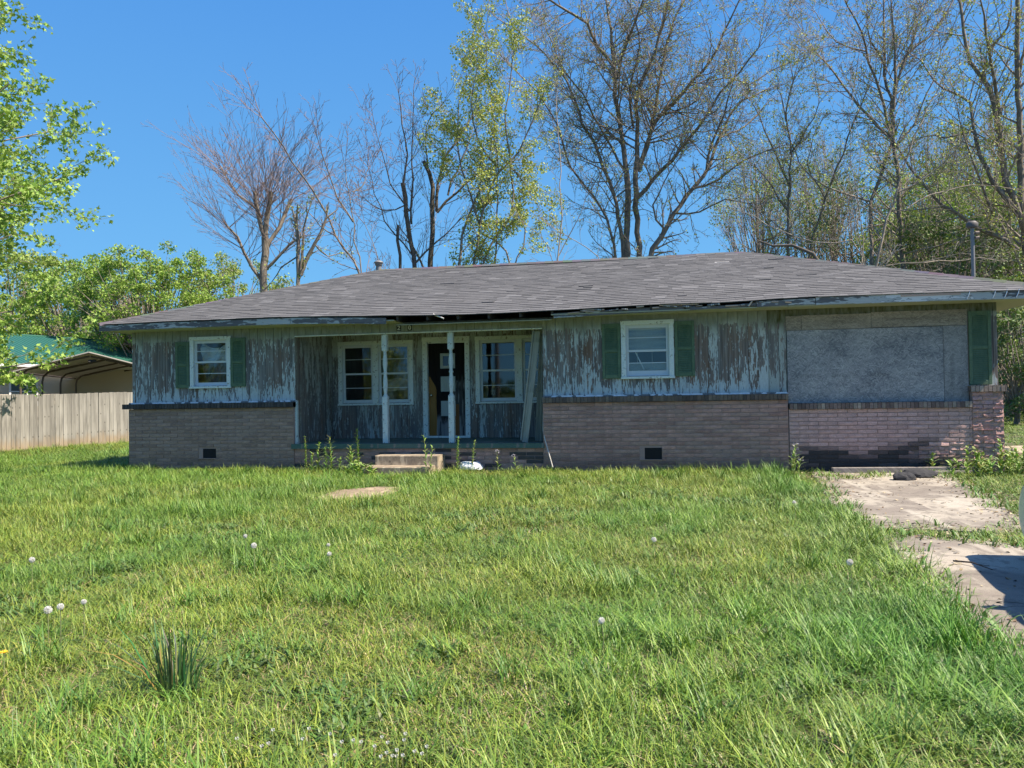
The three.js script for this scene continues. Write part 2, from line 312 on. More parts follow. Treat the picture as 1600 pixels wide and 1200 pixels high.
function brickWall(x0, x1, y0, y1, zf, tones, opt = {}) {
  const core = part('brick_wall', new MB().box(x0, x1, y0, y1, opt.zb ?? zf - 0.1, zf - 0.012, opt.core && ((x, y) => [(x - x0) / (x1 - x0), (y - y0) / (y1 - y0)])).geo(), opt.core || mortarM, house, opt.label);
  const n = Math.floor((y1 - y0) / BH), rest = {}, list = [], r = rng(opt.seed || 1);
  for (let j = 0; j < n; j++) {
    const y = y1 - (j + 1) * BH; let x = x0 - ((j % 2) ? BL / 2 : 0) - (opt.off || 0);
    while (x < x1 - 0.02) {
      const a = Math.max(x, x0), b = Math.min(x + BL, x1); x += BL;
      if (b - a < 0.04) continue;
      if (opt.vent && a < opt.vent[1] && b > opt.vent[0] && y < opt.vent[3] - 0.02 && y + BH > opt.vent[2] + 0.02) {
        for (const [p, q] of [[a, opt.vent[0]], [opt.vent[1], b]]) if (q - p > 0.04) list.push([p, q, y]); continue;
      }
      list.push([a, b, y]);
    }
  }
  list.forEach(([a, b, y], idx) => {
    const w = Math.round((b - a) * 200) / 200; let tone = tones[Math.floor(r() * tones.length)];
    const soot = opt.soot ? opt.soot((a + b) / 2, y) : 0; if (soot > 0.06) { const q = Math.min(9, Math.round(soot * 9.5 * (0.88 + 0.24 * r()))) / 9, d = brickTones.soot[0]; tone = mix3(tone, d, q); }
    const rough = opt.rough ? opt.rough((a + b) / 2, y) : 0.004, g = bvar(w, rough, Math.floor(r() * 4)), dz = (r() - 0.5) * (0.004 + rough * 0.6);
    if (bricksLeft > 0 && opt.single) { bricksLeft--; const o = part('brick', g, brickMat(tone), core); o.position.set(a, y, zf + dz); }
    else { const c = g.clone(); c.translate(a, y, zf + dz); const k = tone.join(); (rest[k] = rest[k] || { tone, list: [] }).list.push(c); }
  });
  for (const k in rest) part('bricks', mergeGeometries(rest[k].list), brickMat(rest[k].tone), core, null, 'stuff');
  return core;
}
const ZBR = 0.1;
const sootG = (x, y) => { const n = fbm(x * 2.2, y * 3.5, 3) - 0.5; return clamp(sst(0.56, 0.2, y + n * 0.7 + 0.35 * sst(0.9, 1.6, Math.abs(x - 3.6)))) * 0.96; };
const roughG = (x, y) => (x > 5.35 ? 0.032 : x > 4.4 && y < 0.5 ? 0.026 : 0.007);
const GB = 1.15; // garage brick top
const sootMortar = mat(0, { map: tex(512, 192, (u, v) => mix3([0.33, 0.235, 0.205], [0.05, 0.045, 0.045], sootG(2.34 + u * 3.06, v * GB) * 0.95)), roughness: 1 });
brickWall(2.34, 5.40, 0.0, GB, ZBR, brickTones.G, { single: true, seed: 5, core: sootMortar, soot: sootG, rough: roughG, label: 'pink brick infill below the plywood, sooty at its foot' });
brickWall(5.40, XR + 0.03, 0.0, 1.42, ZBR + 0.012, brickTones.G.map(t => [t[0] * 0.92, t[1] * 0.84, t[2] * 0.84]), { single: true, seed: 6, rough: roughG, label: 'rough faced brick pier at the right corner', zb: -0.15 });
brickWall(PX1 + 0.0, 2.33, -0.02, 1.33, ZBR, brickTones.M, { single: true, seed: 7, vent: [-0.36, 0.05, 0.24, 0.46], soot: (x, y) => 0.45 * sst(0.40, 0.05, y + 0.3 * (fbm(x * 1.5, y * 4, 2) - 0.5)) });
brickWall(XL - 0.03, PX0, -0.02, 1.32, ZBR, brickTones.L, { seed: 8, vent: [-9.56, -9.17, 0.27, 0.47], soot: (x, y) => 0.3 * sst(0.40, 0.05, y + 0.3 * (fbm(x * 1.5, y * 4, 2) - 0.5)) });
brickWall(PX0, PX1, -0.02, 0.46, ZBR - 0.02, brickTones.M.concat(brickTones.soot.slice(1, 2)), { seed: 9 });
// end wall of rough bricks, seen edge on
part('brick_wall', new MB().box(XR - 0.02, XR + 0.025, 0, 1.42, ZB, -0.151).box(XL - 0.025, XL + 0.02, 0, 1.32, ZB, -0.1).box(XL, XR, 0, 0.45, ZB - 0.03, ZB + 0.02).geo(), mat([0.3, 0.22, 0.2], { map: brickTex, roughness: 0.95 }), house);
// sills of upright bricks, sloped a little
function rowlock(x0, x1, y, zf, tones, label) {
  const m = new MB(), r = rng(Math.round(x0 * 100) + 7), w = 0.068;
  for (let x = x0; x < x1 - 0.01; x += w) { const kt = 0.75 + 0.5 * r(), t = tones[Math.floor(r() * tones.length)].map(v => v * kt), dz = (r() - 0.5) * 0.008, dy = (r() - 0.5) * 0.006; m.box(x + 0.004, Math.min(x + w - 0.004, x1), y + dy, y + 0.105 + dy, -0.03, zf + dz, (a, b, c) => [a * 3 + r() * 0.01, b * 3 + c * 2], t); }
  m.box(x0, x1, y + 0.006, y + 0.097, -0.03, zf - 0.014, undefined, [0.15, 0.13, 0.115]);
  part('brick_sill', m.geo(), mat(0, { vertexColors: true, map: brickTex, roughness: 0.92 }), house, label, 'stuff');
}
const capT = [[0.17, 0.125, 0.10], [0.13, 0.10, 0.085], [0.2, 0.155, 0.12]];
rowlock(XL - 0.14, PX0 + 0.02, 1.325, 0.16, [[0.09, 0.078, 0.072], [0.07, 0.062, 0.06]]);
rowlock(PX1 - 0.01, 2.33, 1.335, 0.15, capT);
rowlock(2.35, 5.39, 1.152, 0.14, [[0.24, 0.18, 0.155], [0.18, 0.13, 0.115], [0.34, 0.28, 0.23]]);
rowlock(5.37, XR + 0.06, 1.422, 0.16, [[0.40, 0.32, 0.27], [0.33, 0.25, 0.21]]);
// flashing strips along the sills, flaking white
const flakyWhite = tex(1024, 64, (u, v) => { const n = fbm(u * 46, v * 4, 4), g = fbm(u * 200, v * 9, 2); return n + (v - 0.5) * 0.1 > 0.5 ? mix3([0.55, 0.6, 0.66], [0.8, 0.82, 0.84], g) : mix3([0.10, 0.105, 0.12], [0.2, 0.21, 0.22], g); }, true);
const flashM = mat(0, { map: flakyWhite, roughness: 0.7 });
const sx = s => (x, y, z) => [x * s, (y + z) * 5];
part('sill_flashing', new MB().box(XL - 0.02, PX0 + 0.01, 1.432, 1.462, 0.0, 0.10, sx(0.26)).geo(), flashM, house);
part('sill_flashing', new MB().box(PX1, 2.34, 1.442, 1.472, 0.0, 0.10, sx(0.22)).geo(), flashM, house);
// vents
const blackM = mat([0.012, 0.012, 0.013], { roughness: 1 });
for (const v of [[-9.56, -9.17, 0.27, 0.47], [-0.36, 0.05, 0.24, 0.46]]) {
  const o = part('foundation_vent', new MB().box(v[0], v[1], v[2], v[3], -0.32, ZBR - 0.0125 + 0.001).geo(), blackM, house, 'open black crawl space vent in the brick');
  part('vent_frame', new MB().box(v[0], v[0] + 0.09, v[2], v[3], ZBR - 0.011, ZBR - 0.006).box(v[0], v[1], v[2] - 0.012, v[2], ZBR - 0.01, ZBR + 0.02).geo(), mortarM, o);
}

// weathered plywood ----------------------------------------------------------
function osbTex(w, h, mw, seed, base, lo, hi) {
  const a = new Float32Array(w * h).fill(0.5), r = rng(seed), s = w / mw; // px per metre
  const N = Math.round(w * h / (s * 0.07 * s * 0.0125) * 1.5);
  for (let k = 0; k < N; k++) {
    const cx = r() * w, cy = r() * h, th = (r() - 0.5) * 2.6, L = s * (0.035 + 0.07 * r()), W = s * (0.006 + 0.013 * r()), t = r(), c = Math.cos(th), sn = Math.sin(th);
    for (let y = Math.max(0, cy - L | 0); y < Math.min(h, cy + L); y++) for (let x = Math.max(0, cx - L | 0); x < Math.min(w, cx + L); x++) {
      const dx = x - cx, dy = y - cy, p = dx * c + dy * sn, q = -dx * sn + dy * c; if (Math.abs(p) < L / 2 && Math.abs(q) < W / 2) a[y * w + x] = t * 0.86 + 0.14 * h2(Math.round(q * 2), k);
    }
  }
  const marks = []; // row of faded rubber stamps, not legible
  for (let g = 0; g < 4; g++) { const gx = 0.05 + g * 0.235 + r() * 0.02; for (let k = 0; k < 11 - g; k++) marks.push([gx + k * 0.016, 0.365 + r() * 0.012, r()]); }
  return tex(w, h, (u, v, i, j) => {
    const n = fbm(u * 6, v * 4 + seed, 4); let c = mix3(lo, hi, clamp(a[j * w + i] * 0.85 + (n - 0.5) * 0.7)); c = mix3(c, base, 0.2);
    if (base.print) for (const m of marks) { const dx = (u - m[0]) / 0.005, dy = (v - m[1]) / 0.022; if (Math.abs(dx) < 1 && Math.abs(dy) < 1 && (Math.abs(dx) > 0.55 || Math.abs(dy) > 0.7 || (m[2] > 0.5 && Math.abs(dy) < 0.18)) && h2(i >> 1, j >> 1) > 0.45) c = c.map(x => x * 0.45); }
    return c;
  });
}
const gBase = [0.27, 0.275, 0.285]; gBase.print = true;
const osbGrey = osbTex(1280, 672, 2.62, 21, gBase, [0.09, 0.10, 0.115], [0.47, 0.465, 0.45]);
const osbTan = osbTex(1024, 160, 3.06, 22, [0.255, 0.225, 0.18], [0.12, 0.10, 0.08], [0.45, 0.40, 0.325]);
const osbG2 = osbTex(256, 768, 0.44, 23, [0.2, 0.205, 0.205], [0.12, 0.125, 0.13], [0.38, 0.375, 0.36]);
function ply(x0, x1, y0, y1, z, map, u0, u1, label, y0b = y0) {
  const m = mat(0, { map, roughness: 0.9, bumpMap: map, bumpScale: 0.002 });
  const mb = new MB().box(x0, x1, y0, y1, z - 0.012, z, (x, y) => [u0 + (x - x0) / (x1 - x0) * (u1 - u0), (y - y0) / (y1 - y0)]);
  part('plywood_sheet', mb.geo(), m, house, label);
}
ply(2.345, 4.985, 1.262, 2.595, 0.018, osbGrey, 0, 1, 'large weathered blue grey strand board sheet over the opening');
ply(4.992, 5.385, 1.255, 2.60, 0.014, osbG2, 0, 1, 'narrow weathered grey strand board strip beside the shutter');
ply(2.33, 2.60, 2.60, 2.862, 0.014, osbTan, 0, 0.1, 'small tan strand board piece at top left');
ply(2.606, 3.80, 2.602, 2.868, 0.016, osbTan, 0.1, 0.5, 'tan strand board strip above the large sheet');
ply(3.806, 5.385, 2.607, 2.885, 0.013, osbTan, 0.5, 1, 'brown strand board strip beneath the right eave');

// windows ----------------------------------------------------------------------
const trimTex = tex(512, 512, (u, v) => { const n = fbm(u * 30, v * 30, 4), k = fbm(u * 90, v * 90, 2); return n > 0.72 ? mix3([0.16, 0.16, 0.15], [0.28, 0.27, 0.25], k) : mix3([0.44, 0.49, 0.48], [0.6, 0.64, 0.62], k); }, true);
const trimM = mat([1.2, 1.22, 1.22], { map: trimTex, roughness: 0.75 });
const trimPorch = trimM;
const sashM = mat([0.56, 0.61, 0.63], { roughness: 0.6 });
const sashDark = sashM;
const glassM = new THREE.MeshPhysicalMaterial({ color: col([0.86, 0.9, 0.9]), roughness: 0.03, transmission: 1, thickness: 0, ior: 1.52 });
glassM.name = 'pane';
const fb = (m, x0, x1, y0, y1, w, wt, wb, z0, z1) => { m.box(x0, x0 + w, y0, y1, z0, z1); m.box(x1 - w, x1, y0, y1, z0, z1); m.box(x0 + w, x1 - w, y1 - wt, y1, z0, z1 - 0.001); m.box(x0 + w, x1 - w, y0, y0 + wb, z0, z1 - 0.001); return m; };
// one double-hung unit with horizontal bars; opening x0..x1, y0..y1 at wall face z
function unit(win, x0, x1, y0, y1, z, sm, o = {}) {
  const ym = y0 + (y1 - y0) * (o.meet || 0.5), s = 0.045;
  part('sash', fb(new MB(), x0 + 0.02, x1 - 0.02, ym - 0.02, y1 - 0.02, s, s, 0.04, z - 0.05, z - 0.025).geo(), sm, win);
  part('sash', fb(new MB(), x0 + 0.02, x1 - 0.02, y0 + 0.01, ym + 0.02, s, 0.04, o.bottom || 0.06, z - 0.075, z - 0.051).geo(), sm, win);
  part('pane', new MB().box(x0 + 0.065, x1 - 0.065, ym + 0.02, y1 - 0.065, z - 0.04, z - 0.036).geo(), glassM, win);
  part('pane', new MB().box(x0 + 0.065, x1 - 0.065, y0 + 0.07, ym - 0.02, z - 0.066, z - 0.062).geo(), glassM, win);
  if (o.bars !== false) {
    const yb = (ym + y1) / 2, yc = (y0 + ym) / 2 + 0.01;
    part('glazing_bar', new MB().box(x0 + 0.065, x1 - 0.065, yb - 0.007, yb + 0.007, z - 0.035, z - 0.027).geo(), sm, win);
    part('glazing_bar', new MB().box(x0 + 0.065, x1 - 0.065, yc - 0.007, yc + 0.007, z - 0.061, z - 0.053).geo(), sm, win);
  }
  // jamb lining closing the gap to the room
  part('jamb', fb(new MB(), x0, x1, y0, y1, 0.02, 0.02, 0.01, z - 0.12, z - 0.012).geo(), sm, win);
}
function casing(x0, x1, y0, y1, z, w, m, label, mull) {
  const g = [bar(x0 - w, x0 + 0.012, y0 - 0.01, y1 + 0.0, z, z + 0.028), bar(x1 - 0.012, x1 + w, y0 - 0.01, y1 + 0.0, z, z + 0.028), bar(x0 - w - 0.008, x1 + w + 0.008, y1, y1 + w, z, z + 0.032), bar(x0 - w - 0.01, x1 + w + 0.01, y0 - 0.055, y0 - 0.0105, z, z + 0.05)];
  if (mull) g.push(bar(mull - 0.065, mull + 0.065, y0 - 0.01, y1, z - 0.03, z + 0.022));
  return part('window', mergeGeometries(g), m, house, label);
}
{
  let w = casing(winL.x0, winL.x1, winL.y0, winL.y1, 0, 0.075, trimM, 'small white double hung window with a sheet hung inside'); unit(w, winL.x0, winL.x1, winL.y0, winL.y1, 0, sashM, { meet: 0.52 });
  w = casing(winM.x0, winM.x1, winM.y0, winM.y1, 0, 0.08, trimM, 'small white window with a crooked blind inside'); unit(w, winM.x0, winM.x1, winM.y0, winM.y1, 0, sashM, { meet: 0.49, bottom: 0.09 });
  w = casing(pwL.x0, pwL.x1, pwL.y0, pwL.y1, PZ, 0.085, trimPorch, 'wide paired porch window left of the door', -6.335);
  unit(w, pwL.x0, -6.39, pwL.y0, pwL.y1, PZ, sashDark); unit(w, -6.28, pwL.x1, pwL.y0, pwL.y1, PZ, sashDark);
  w = casing(pwR.x0, pwR.x1, pwR.y0, pwR.y1, PZ, 0.085, trimPorch, 'wide paired porch window right of the door', -2.99);
  unit(w, pwR.x0, -3.045, pwR.y0, pwR.y1, PZ, sashDark, { bars: true }); unit(w, -2.935, pwR.x1, pwR.y0, pwR.y1, PZ, sashDark);
}
// cloth: grid with folds; hung inside windows
function cloth(x0, x1, yTop, yBot, z, seed, nx = 26, ny = 20) {
  const m = new MB(), P = (i, j) => { const u = i / nx, v = j / ny, x = x0 + (x1 - x0) * u, y = yTop(u) + (yBot(u) - yTop(u)) * v; const f = fbm(u * 5 + v * 2.5 + seed, v * 2 - u * 1.5, 3); return [x, y, z + (f - 0.5) * 0.16 + 0.015 * Math.sin(u * 17 + v * 6)]; };
  for (let j = 0; j < ny; j++) for (let i = 0; i < nx; i++) m.quad(P(i, j + 1), P(i + 1, j + 1), P(i + 1, j), P(i, j));
  return m.geo();
}
function single(name, geo, m, label, category, group) { const o = part(name, geo, m, scene); o.name = numbered(name); o.userData = { label, category }; if (group) o.userData.group = group; return o; }
const sheetM = mat([0.62, 0.62, 0.6], { roughness: 0.95, side: THREE.DoubleSide });
single('curtain', cloth(winL.x0 + 0.06, winL.x1 - 0.05, u => 2.74 - 0.13 * Math.sin(u * Math.PI), u => 2.31 + 0.05 * u, -0.2, 3), sheetM, 'sagging white sheet behind the upper panes of the left window', 'curtain');
single('curtain', cloth(winL.x0 + 0.03, winL.x1 - 0.03, u => 2.5, u => 1.75, -0.33, 9), mat([0.17, 0.165, 0.14], { roughness: 0.95 }), 'dull brown curtain behind the lower panes of the left window', 'curtain');
single('blanket', cloth(-6.2, -5.56, u => 1.92 - 0.02 * Math.sin(u * 9), u => 1.62 + 0.05 * u, -2.05, 5), mat([0.40, 0.33, 0.30], { roughness: 0.95 }), 'pale rumpled blanket inside the left porch window behind the post', 'blanket');
single('curtain', cloth(-6.25, -5.56, u => 2.66, u => 1.9, -2.3, 15), mat([0.10, 0.09, 0.085], { roughness: 0.95 }), 'grey brown cloth hung in the upper pane left of the door', 'curtain');
{
  const b = thing('window_blind', 'crooked cream slatted blind hanging inside the window beside the plywood', 'blind', [0, 0, 0]);
  const m = mat([0.66, 0.63, 0.54], { roughness: 0.6 });
  const slatG = new MB().box(-0.36, 0.36, -0.011, 0.011, -0.0015, 0.0015).geo(); slatG.rotateX(-0.85);
  for (let i = 0; i < 22; i++) { const y = 2.70 - i * 0.019; const s = part('slat', slatG, m, b); s.position.set(-0.19, y, -0.16); s.rotation.z = 0.01 * Math.sin(i); }
  for (let i = 0; i < 7; i++) { const s = part('slat', slatG, m, b); s.position.set(-0.19 + 0.02, 2.06 - i * 0.021, -0.17); s.rotation.z = 0.012; }
  part('head_rail', new MB().box(-0.56, 0.17, 2.71, 2.75, -0.19, -0.14).geo(), m, b);
  for (const x of [-0.38, -0.1]) part('cord', new MB().tube([V(x, 2.71, -0.14), V(x, 2.0, -0.14)], [0.003, 0.003], 4).geo(), m, b);
  part('wand', new MB().tube([V(-0.42, 2.30, -0.12), V(-0.25, 1.93, -0.115)], [0.012, 0.012], 6).geo(), mat([0.7, 0.7, 0.68]), b);
}
// shutters
const shutM = mat(0, { map: tex(256, 512, (u, v) => { const n = fbm(u * 6, v * 10, 4); return mix3([0.055, 0.11, 0.062], [0.11, 0.17, 0.10], n).map(c => c * (0.8 + 0.4 * fbm(u * 50, v * 80, 2))); }, true), roughness: 0.7 });
function shutter(x0, x1, y0, y1, zz, label, lean = 0) {
  const s = 0.055, ym = y0 + (y1 - y0) * 0.5, arch = new THREE.Shape();
  const g = [bar(x0, x0 + s, y0, y1, zz, zz + 0.03), bar(x1 - s, x1, y0, y1, zz, zz + 0.03), bar(x0 + s, x1 - s, y0, y0 + 0.075, zz, zz + 0.028), bar(x0 + s, x1 - s, ym - 0.025, ym + 0.03, zz, zz + 0.028)];
  const w = x1 - x0 - 2 * s; arch.moveTo(0, 0.1); arch.lineTo(0, 0.0); for (let i = 0; i <= 8; i++) arch.lineTo(w * i / 8, 0.035 * Math.sin(Math.PI * i / 8)); arch.lineTo(w, 0.1); arch.closePath();
  const ag = new THREE.ExtrudeGeometry(arch, { depth: 0.028, bevelEnabled: false }); ag.translate(x0 + s, y1 - 0.1, zz);
  const fr = part('shutter', mergeGeometries([...g, ag].map(a => (a.index ? a.toNonIndexed() : a))), shutM, house, label);
  const lv = new MB(); lv.box(x0 + s, x1 - s, y0 + 0.07, y1 - 0.05, zz, zz + 0.004);
  for (const [a, b] of [[y0 + 0.075, ym - 0.025], [ym + 0.03, y1 - 0.075]]) for (let y = a + 0.006; y < b - 0.024; y += 0.034) { lv.quad([x0 + s, y, zz + 0.022], [x1 - s, y, zz + 0.022], [x1 - s, y + 0.030, zz + 0.006], [x0 + s, y + 0.030, zz + 0.006], [[0, y], [1, y], [1, y + 0.02], [0, y + 0.02]]); lv.quad([x0 + s, y - 0.004, zz + 0.02], [x1 - s, y - 0.004, zz + 0.02], [x1 - s, y, zz + 0.022], [x0 + s, y, zz + 0.022]); lv.quad([x0 + s, y - 0.001, zz + 0.005], [x1 - s, y - 0.001, zz + 0.005], [x1 - s, y - 0.004, zz + 0.02], [x0 + s, y - 0.004, zz + 0.02]); }
  part('louvers', lv.geo(), shutM, fr, null, 'stuff'); return fr;
}
shutter(-10.14, -9.82, 1.76, 2.75, 0.006, 'green louvered shutter left of the small left window');
shutter(-8.85, -8.51, 1.77, 2.80, 0.006, 'green louvered shutter right of the small left window');
shutter(-1.04, -0.69, 1.78, 2.83, 0.006, 'green louvered shutter left of the blind window');
shutter(0.325, 0.69, 1.80, 2.84, 0.006, 'green louvered shutter right of the blind window');
shutter(5.40, 5.76, 1.545, 2.845, 0.008, 'tall green louvered shutter at the right corner');

// porch ------------------------------------------------------------------------
{
  const ft = tex(512, 256, (u, v) => { const n = fbm(u * 14, v * 6, 4), k = fbm(u * 70, v * 40, 2); return (n > 0.58 ? mix3([0.13, 0.13, 0.12], [0.2, 0.2, 0.18], k) : mix3([0.045, 0.10, 0.085], [0.075, 0.14, 0.115], k)); }, true);
  const fm = mat(0, { map: ft, roughness: 0.75 });
  part('porch_floor', new MB().box(PX0 - 0.05, -5.56, 0.46, FLOOR, PZ, 0.12).box(-5.555, PX1 + 0.02, 0.463, FLOOR - 0.003, PZ, 0.125).geo(), fm, house, 'green painted concrete porch floor');
  part('porch_ceiling', new MB().box(PX0, PX1, 2.925, 2.95, PZ, -0.03).geo(), mat([0.36, 0.37, 0.27], { roughness: 0.85 }), house);
  part('porch_beam', new MB().box(PX0, PX1, PTOP, PTOP + 0.018, -0.10, 0.012).box(PX0, PX1, PTOP + 0.018, 2.925, -0.1, -0.03).geo(), trimPorch, house);
  const pt = []; const prof = [[0, 0.055], [0.0, 0.055]]; // lathe middle
  const lat = [[0.62, 0.052], [0.66, 0.054], [0.68, 0.036], [0.72, 0.032], [0.86, 0.050], [1.0, 0.044], [1.1, 0.032], [1.115, 0.046], [1.14, 0.046], [1.155, 0.031], [1.3, 0.05], [1.42, 0.044], [1.55, 0.031], [1.58, 0.05], [1.62, 0.052]].map(([y, r]) => new THREE.Vector2(r, y));
  const postM = mat([0.98, 1.05, 1.08], { map: trimTex, roughness: 0.7 });
  for (const x of [-5.465, -4.075]) {
    const g = [new THREE.LatheGeometry(lat.map(v => new THREE.Vector2(v.x, v.y + 0.3)), 16), (() => { const b = bar(-0.055, 0.055, 0, 0.95, -0.055, 0.055, 0.006); return b; })(), bar(-0.055, 0.055, 1.88, 2.215, -0.055, 0.055, 0.006)];
    const o = part('porch_post', mergeGeometries(g.map(a => (a.index ? a.toNonIndexed() : a))), postM, house, x < -5 ? 'turned white porch post left of the steps' : 'turned white porch post before the door'); o.position.set(x, FLOOR, -0.09);
  }
  part('corner_trim', new MB().box(PX0 - 0.002, PX0 + 0.05, FLOOR, 1.46, -0.03, 0.03).geo(), postM, house);
  // rotten door
  const dt = tex(384, 896, (u, v) => {
    const st = fbm(u * 26, v * 3, 4), n = fbm(u * 5, v * 7, 4);
    let c = mix3([0.006, 0.006, 0.006], [0.02, 0.018, 0.018], st);
    const low = v + (n - 0.5) * 0.5; // dark varnish above, bare grey peeling below
    const right = u > 0.62 ? sst(0.56, 0.36, low + (st - 0.5) * 0.5) : sst(0.36, 0.2, low); c = mix3(c, mix3([0.10, 0.11, 0.12], [0.24, 0.24, 0.235], fbm(u * 60, v * 4, 3)), right * (st > 0.42 ? 1 : 0.25));
    const edge = 0.16 + 0.07 * fbm(v * 5, 2, 3) - 0.16 * sst(0.5, 0.66, v); if (u < edge && v < 0.64) c = mix3([0.28, 0.13, 0.03], [0.42, 0.24, 0.09], st).map(x => x * 0.7); // torn veneer, bare orange wood
    if (u > 0.7 && u < 0.8 + 0.05 * st && v < 0.25 * (1 + n)) c = mix3([0.14, 0.06, 0.025], [0.22, 0.10, 0.04], st);
    return c;
  });
  const dx0 = -5.09, dx1 = -4.24, dy0 = FLOOR + 0.05, dy1 = 2.69;
  const door = part('door', new MB().box(dx0, dx1, dy0, dy1, PZ - 0.1, PZ - 0.055, (x, y) => [(x - dx0) / (dx1 - dx0), (y - dy0) / (dy1 - dy0)]).geo(), new THREE.MeshPhysicalMaterial({ map: dt, roughness: 0.9, specularIntensity: 0.25 }), house, 'dark rotting front door with torn veneer and pale square panels');
  const pm = mat([0.33, 0.38, 0.37], { roughness: 0.7 });
  for (const [i, y] of [[0, 2.12], [1, 1.60], [2, 1.05]]) {
    const x0 = -4.81, x1 = -4.47, h = 0.34;
    if (i === 0) { part('window_frame', fb(new MB(), x0, x1, y, y + h, 0.06, 0.06, 0.06, PZ - 0.055, PZ - 0.035).geo(), pm, door); part('pane', new MB().box(x0 + 0.06, x1 - 0.06, y + 0.06, y + h - 0.06, PZ - 0.054, PZ - 0.05).geo(), mat([0.02, 0.025, 0.035], { roughness: 0.05 }), door); }
    else part('door_panel', mergeGeometries([bar(x0, x1, y, y + h, PZ - 0.055, PZ - 0.045), bar(x0 + 0.045, x1 - 0.045, y + 0.045, y + h - 0.045, PZ - 0.045, PZ - 0.036), bar(x0 + 0.09, x1 - 0.09, y + 0.09, y + h - 0.09, PZ - 0.036, PZ - 0.028), bar(x0 + 0.13, x1 - 0.13, y + 0.13, y + h - 0.13, PZ - 0.028, PZ - 0.02)]), pm, door);
  }
  const kb = new THREE.SphereGeometry(0.032, 14, 10); kb.translate(-5.02, 1.52, PZ - 0.005); part('knob', kb, mat([0.6, 0.55, 0.45], { metalness: 1, roughness: 0.25 }), door);
  part('door_frame', mergeGeometries([bar(-5.21, -5.1, FLOOR, 2.73, PZ, PZ + 0.028), bar(-4.23, -4.12, FLOOR, 2.73, PZ, PZ + 0.028), bar(-5.22, -4.11, 2.73, 2.83, PZ, PZ + 0.03), bar(-5.12, -4.21, FLOOR, FLOOR + 0.045, PZ - 0.1, PZ + 0.02), bar(-5.125, -5.095, FLOOR, 2.73, PZ - 0.12, PZ - 0.013), bar(-4.235, -4.205, FLOOR, 2.73, PZ - 0.12, PZ - 0.013), bar(-5.12, -4.21, 2.69, 2.735, PZ - 0.12, PZ - 0.013)]), trimPorch, house);
  // house numbers on the beam
  const font = await new FontLoader().loadAsync('fonts/droid/droid_sans_bold.typeface.json');
  const nm = mat([0.55, 0.58, 0.56], { roughness: 0.5 });
  for (const [ch, x] of [['2', -5.13], ['0', -4.90]]) {
    const bg = part('number_plate', new MB().box(x - 0.045, x + 0.05, 2.832, 2.955, 0.001, 0.006).geo(), mat([0.03, 0.032, 0.03]), house);
    const g = new TextGeometry(ch, { font, size: 0.085, depth: 0.004, bevelEnabled: false }); g.translate(x - 0.032, 2.85, 0.0062); part('house_number', g, nm, bg);
  }
}
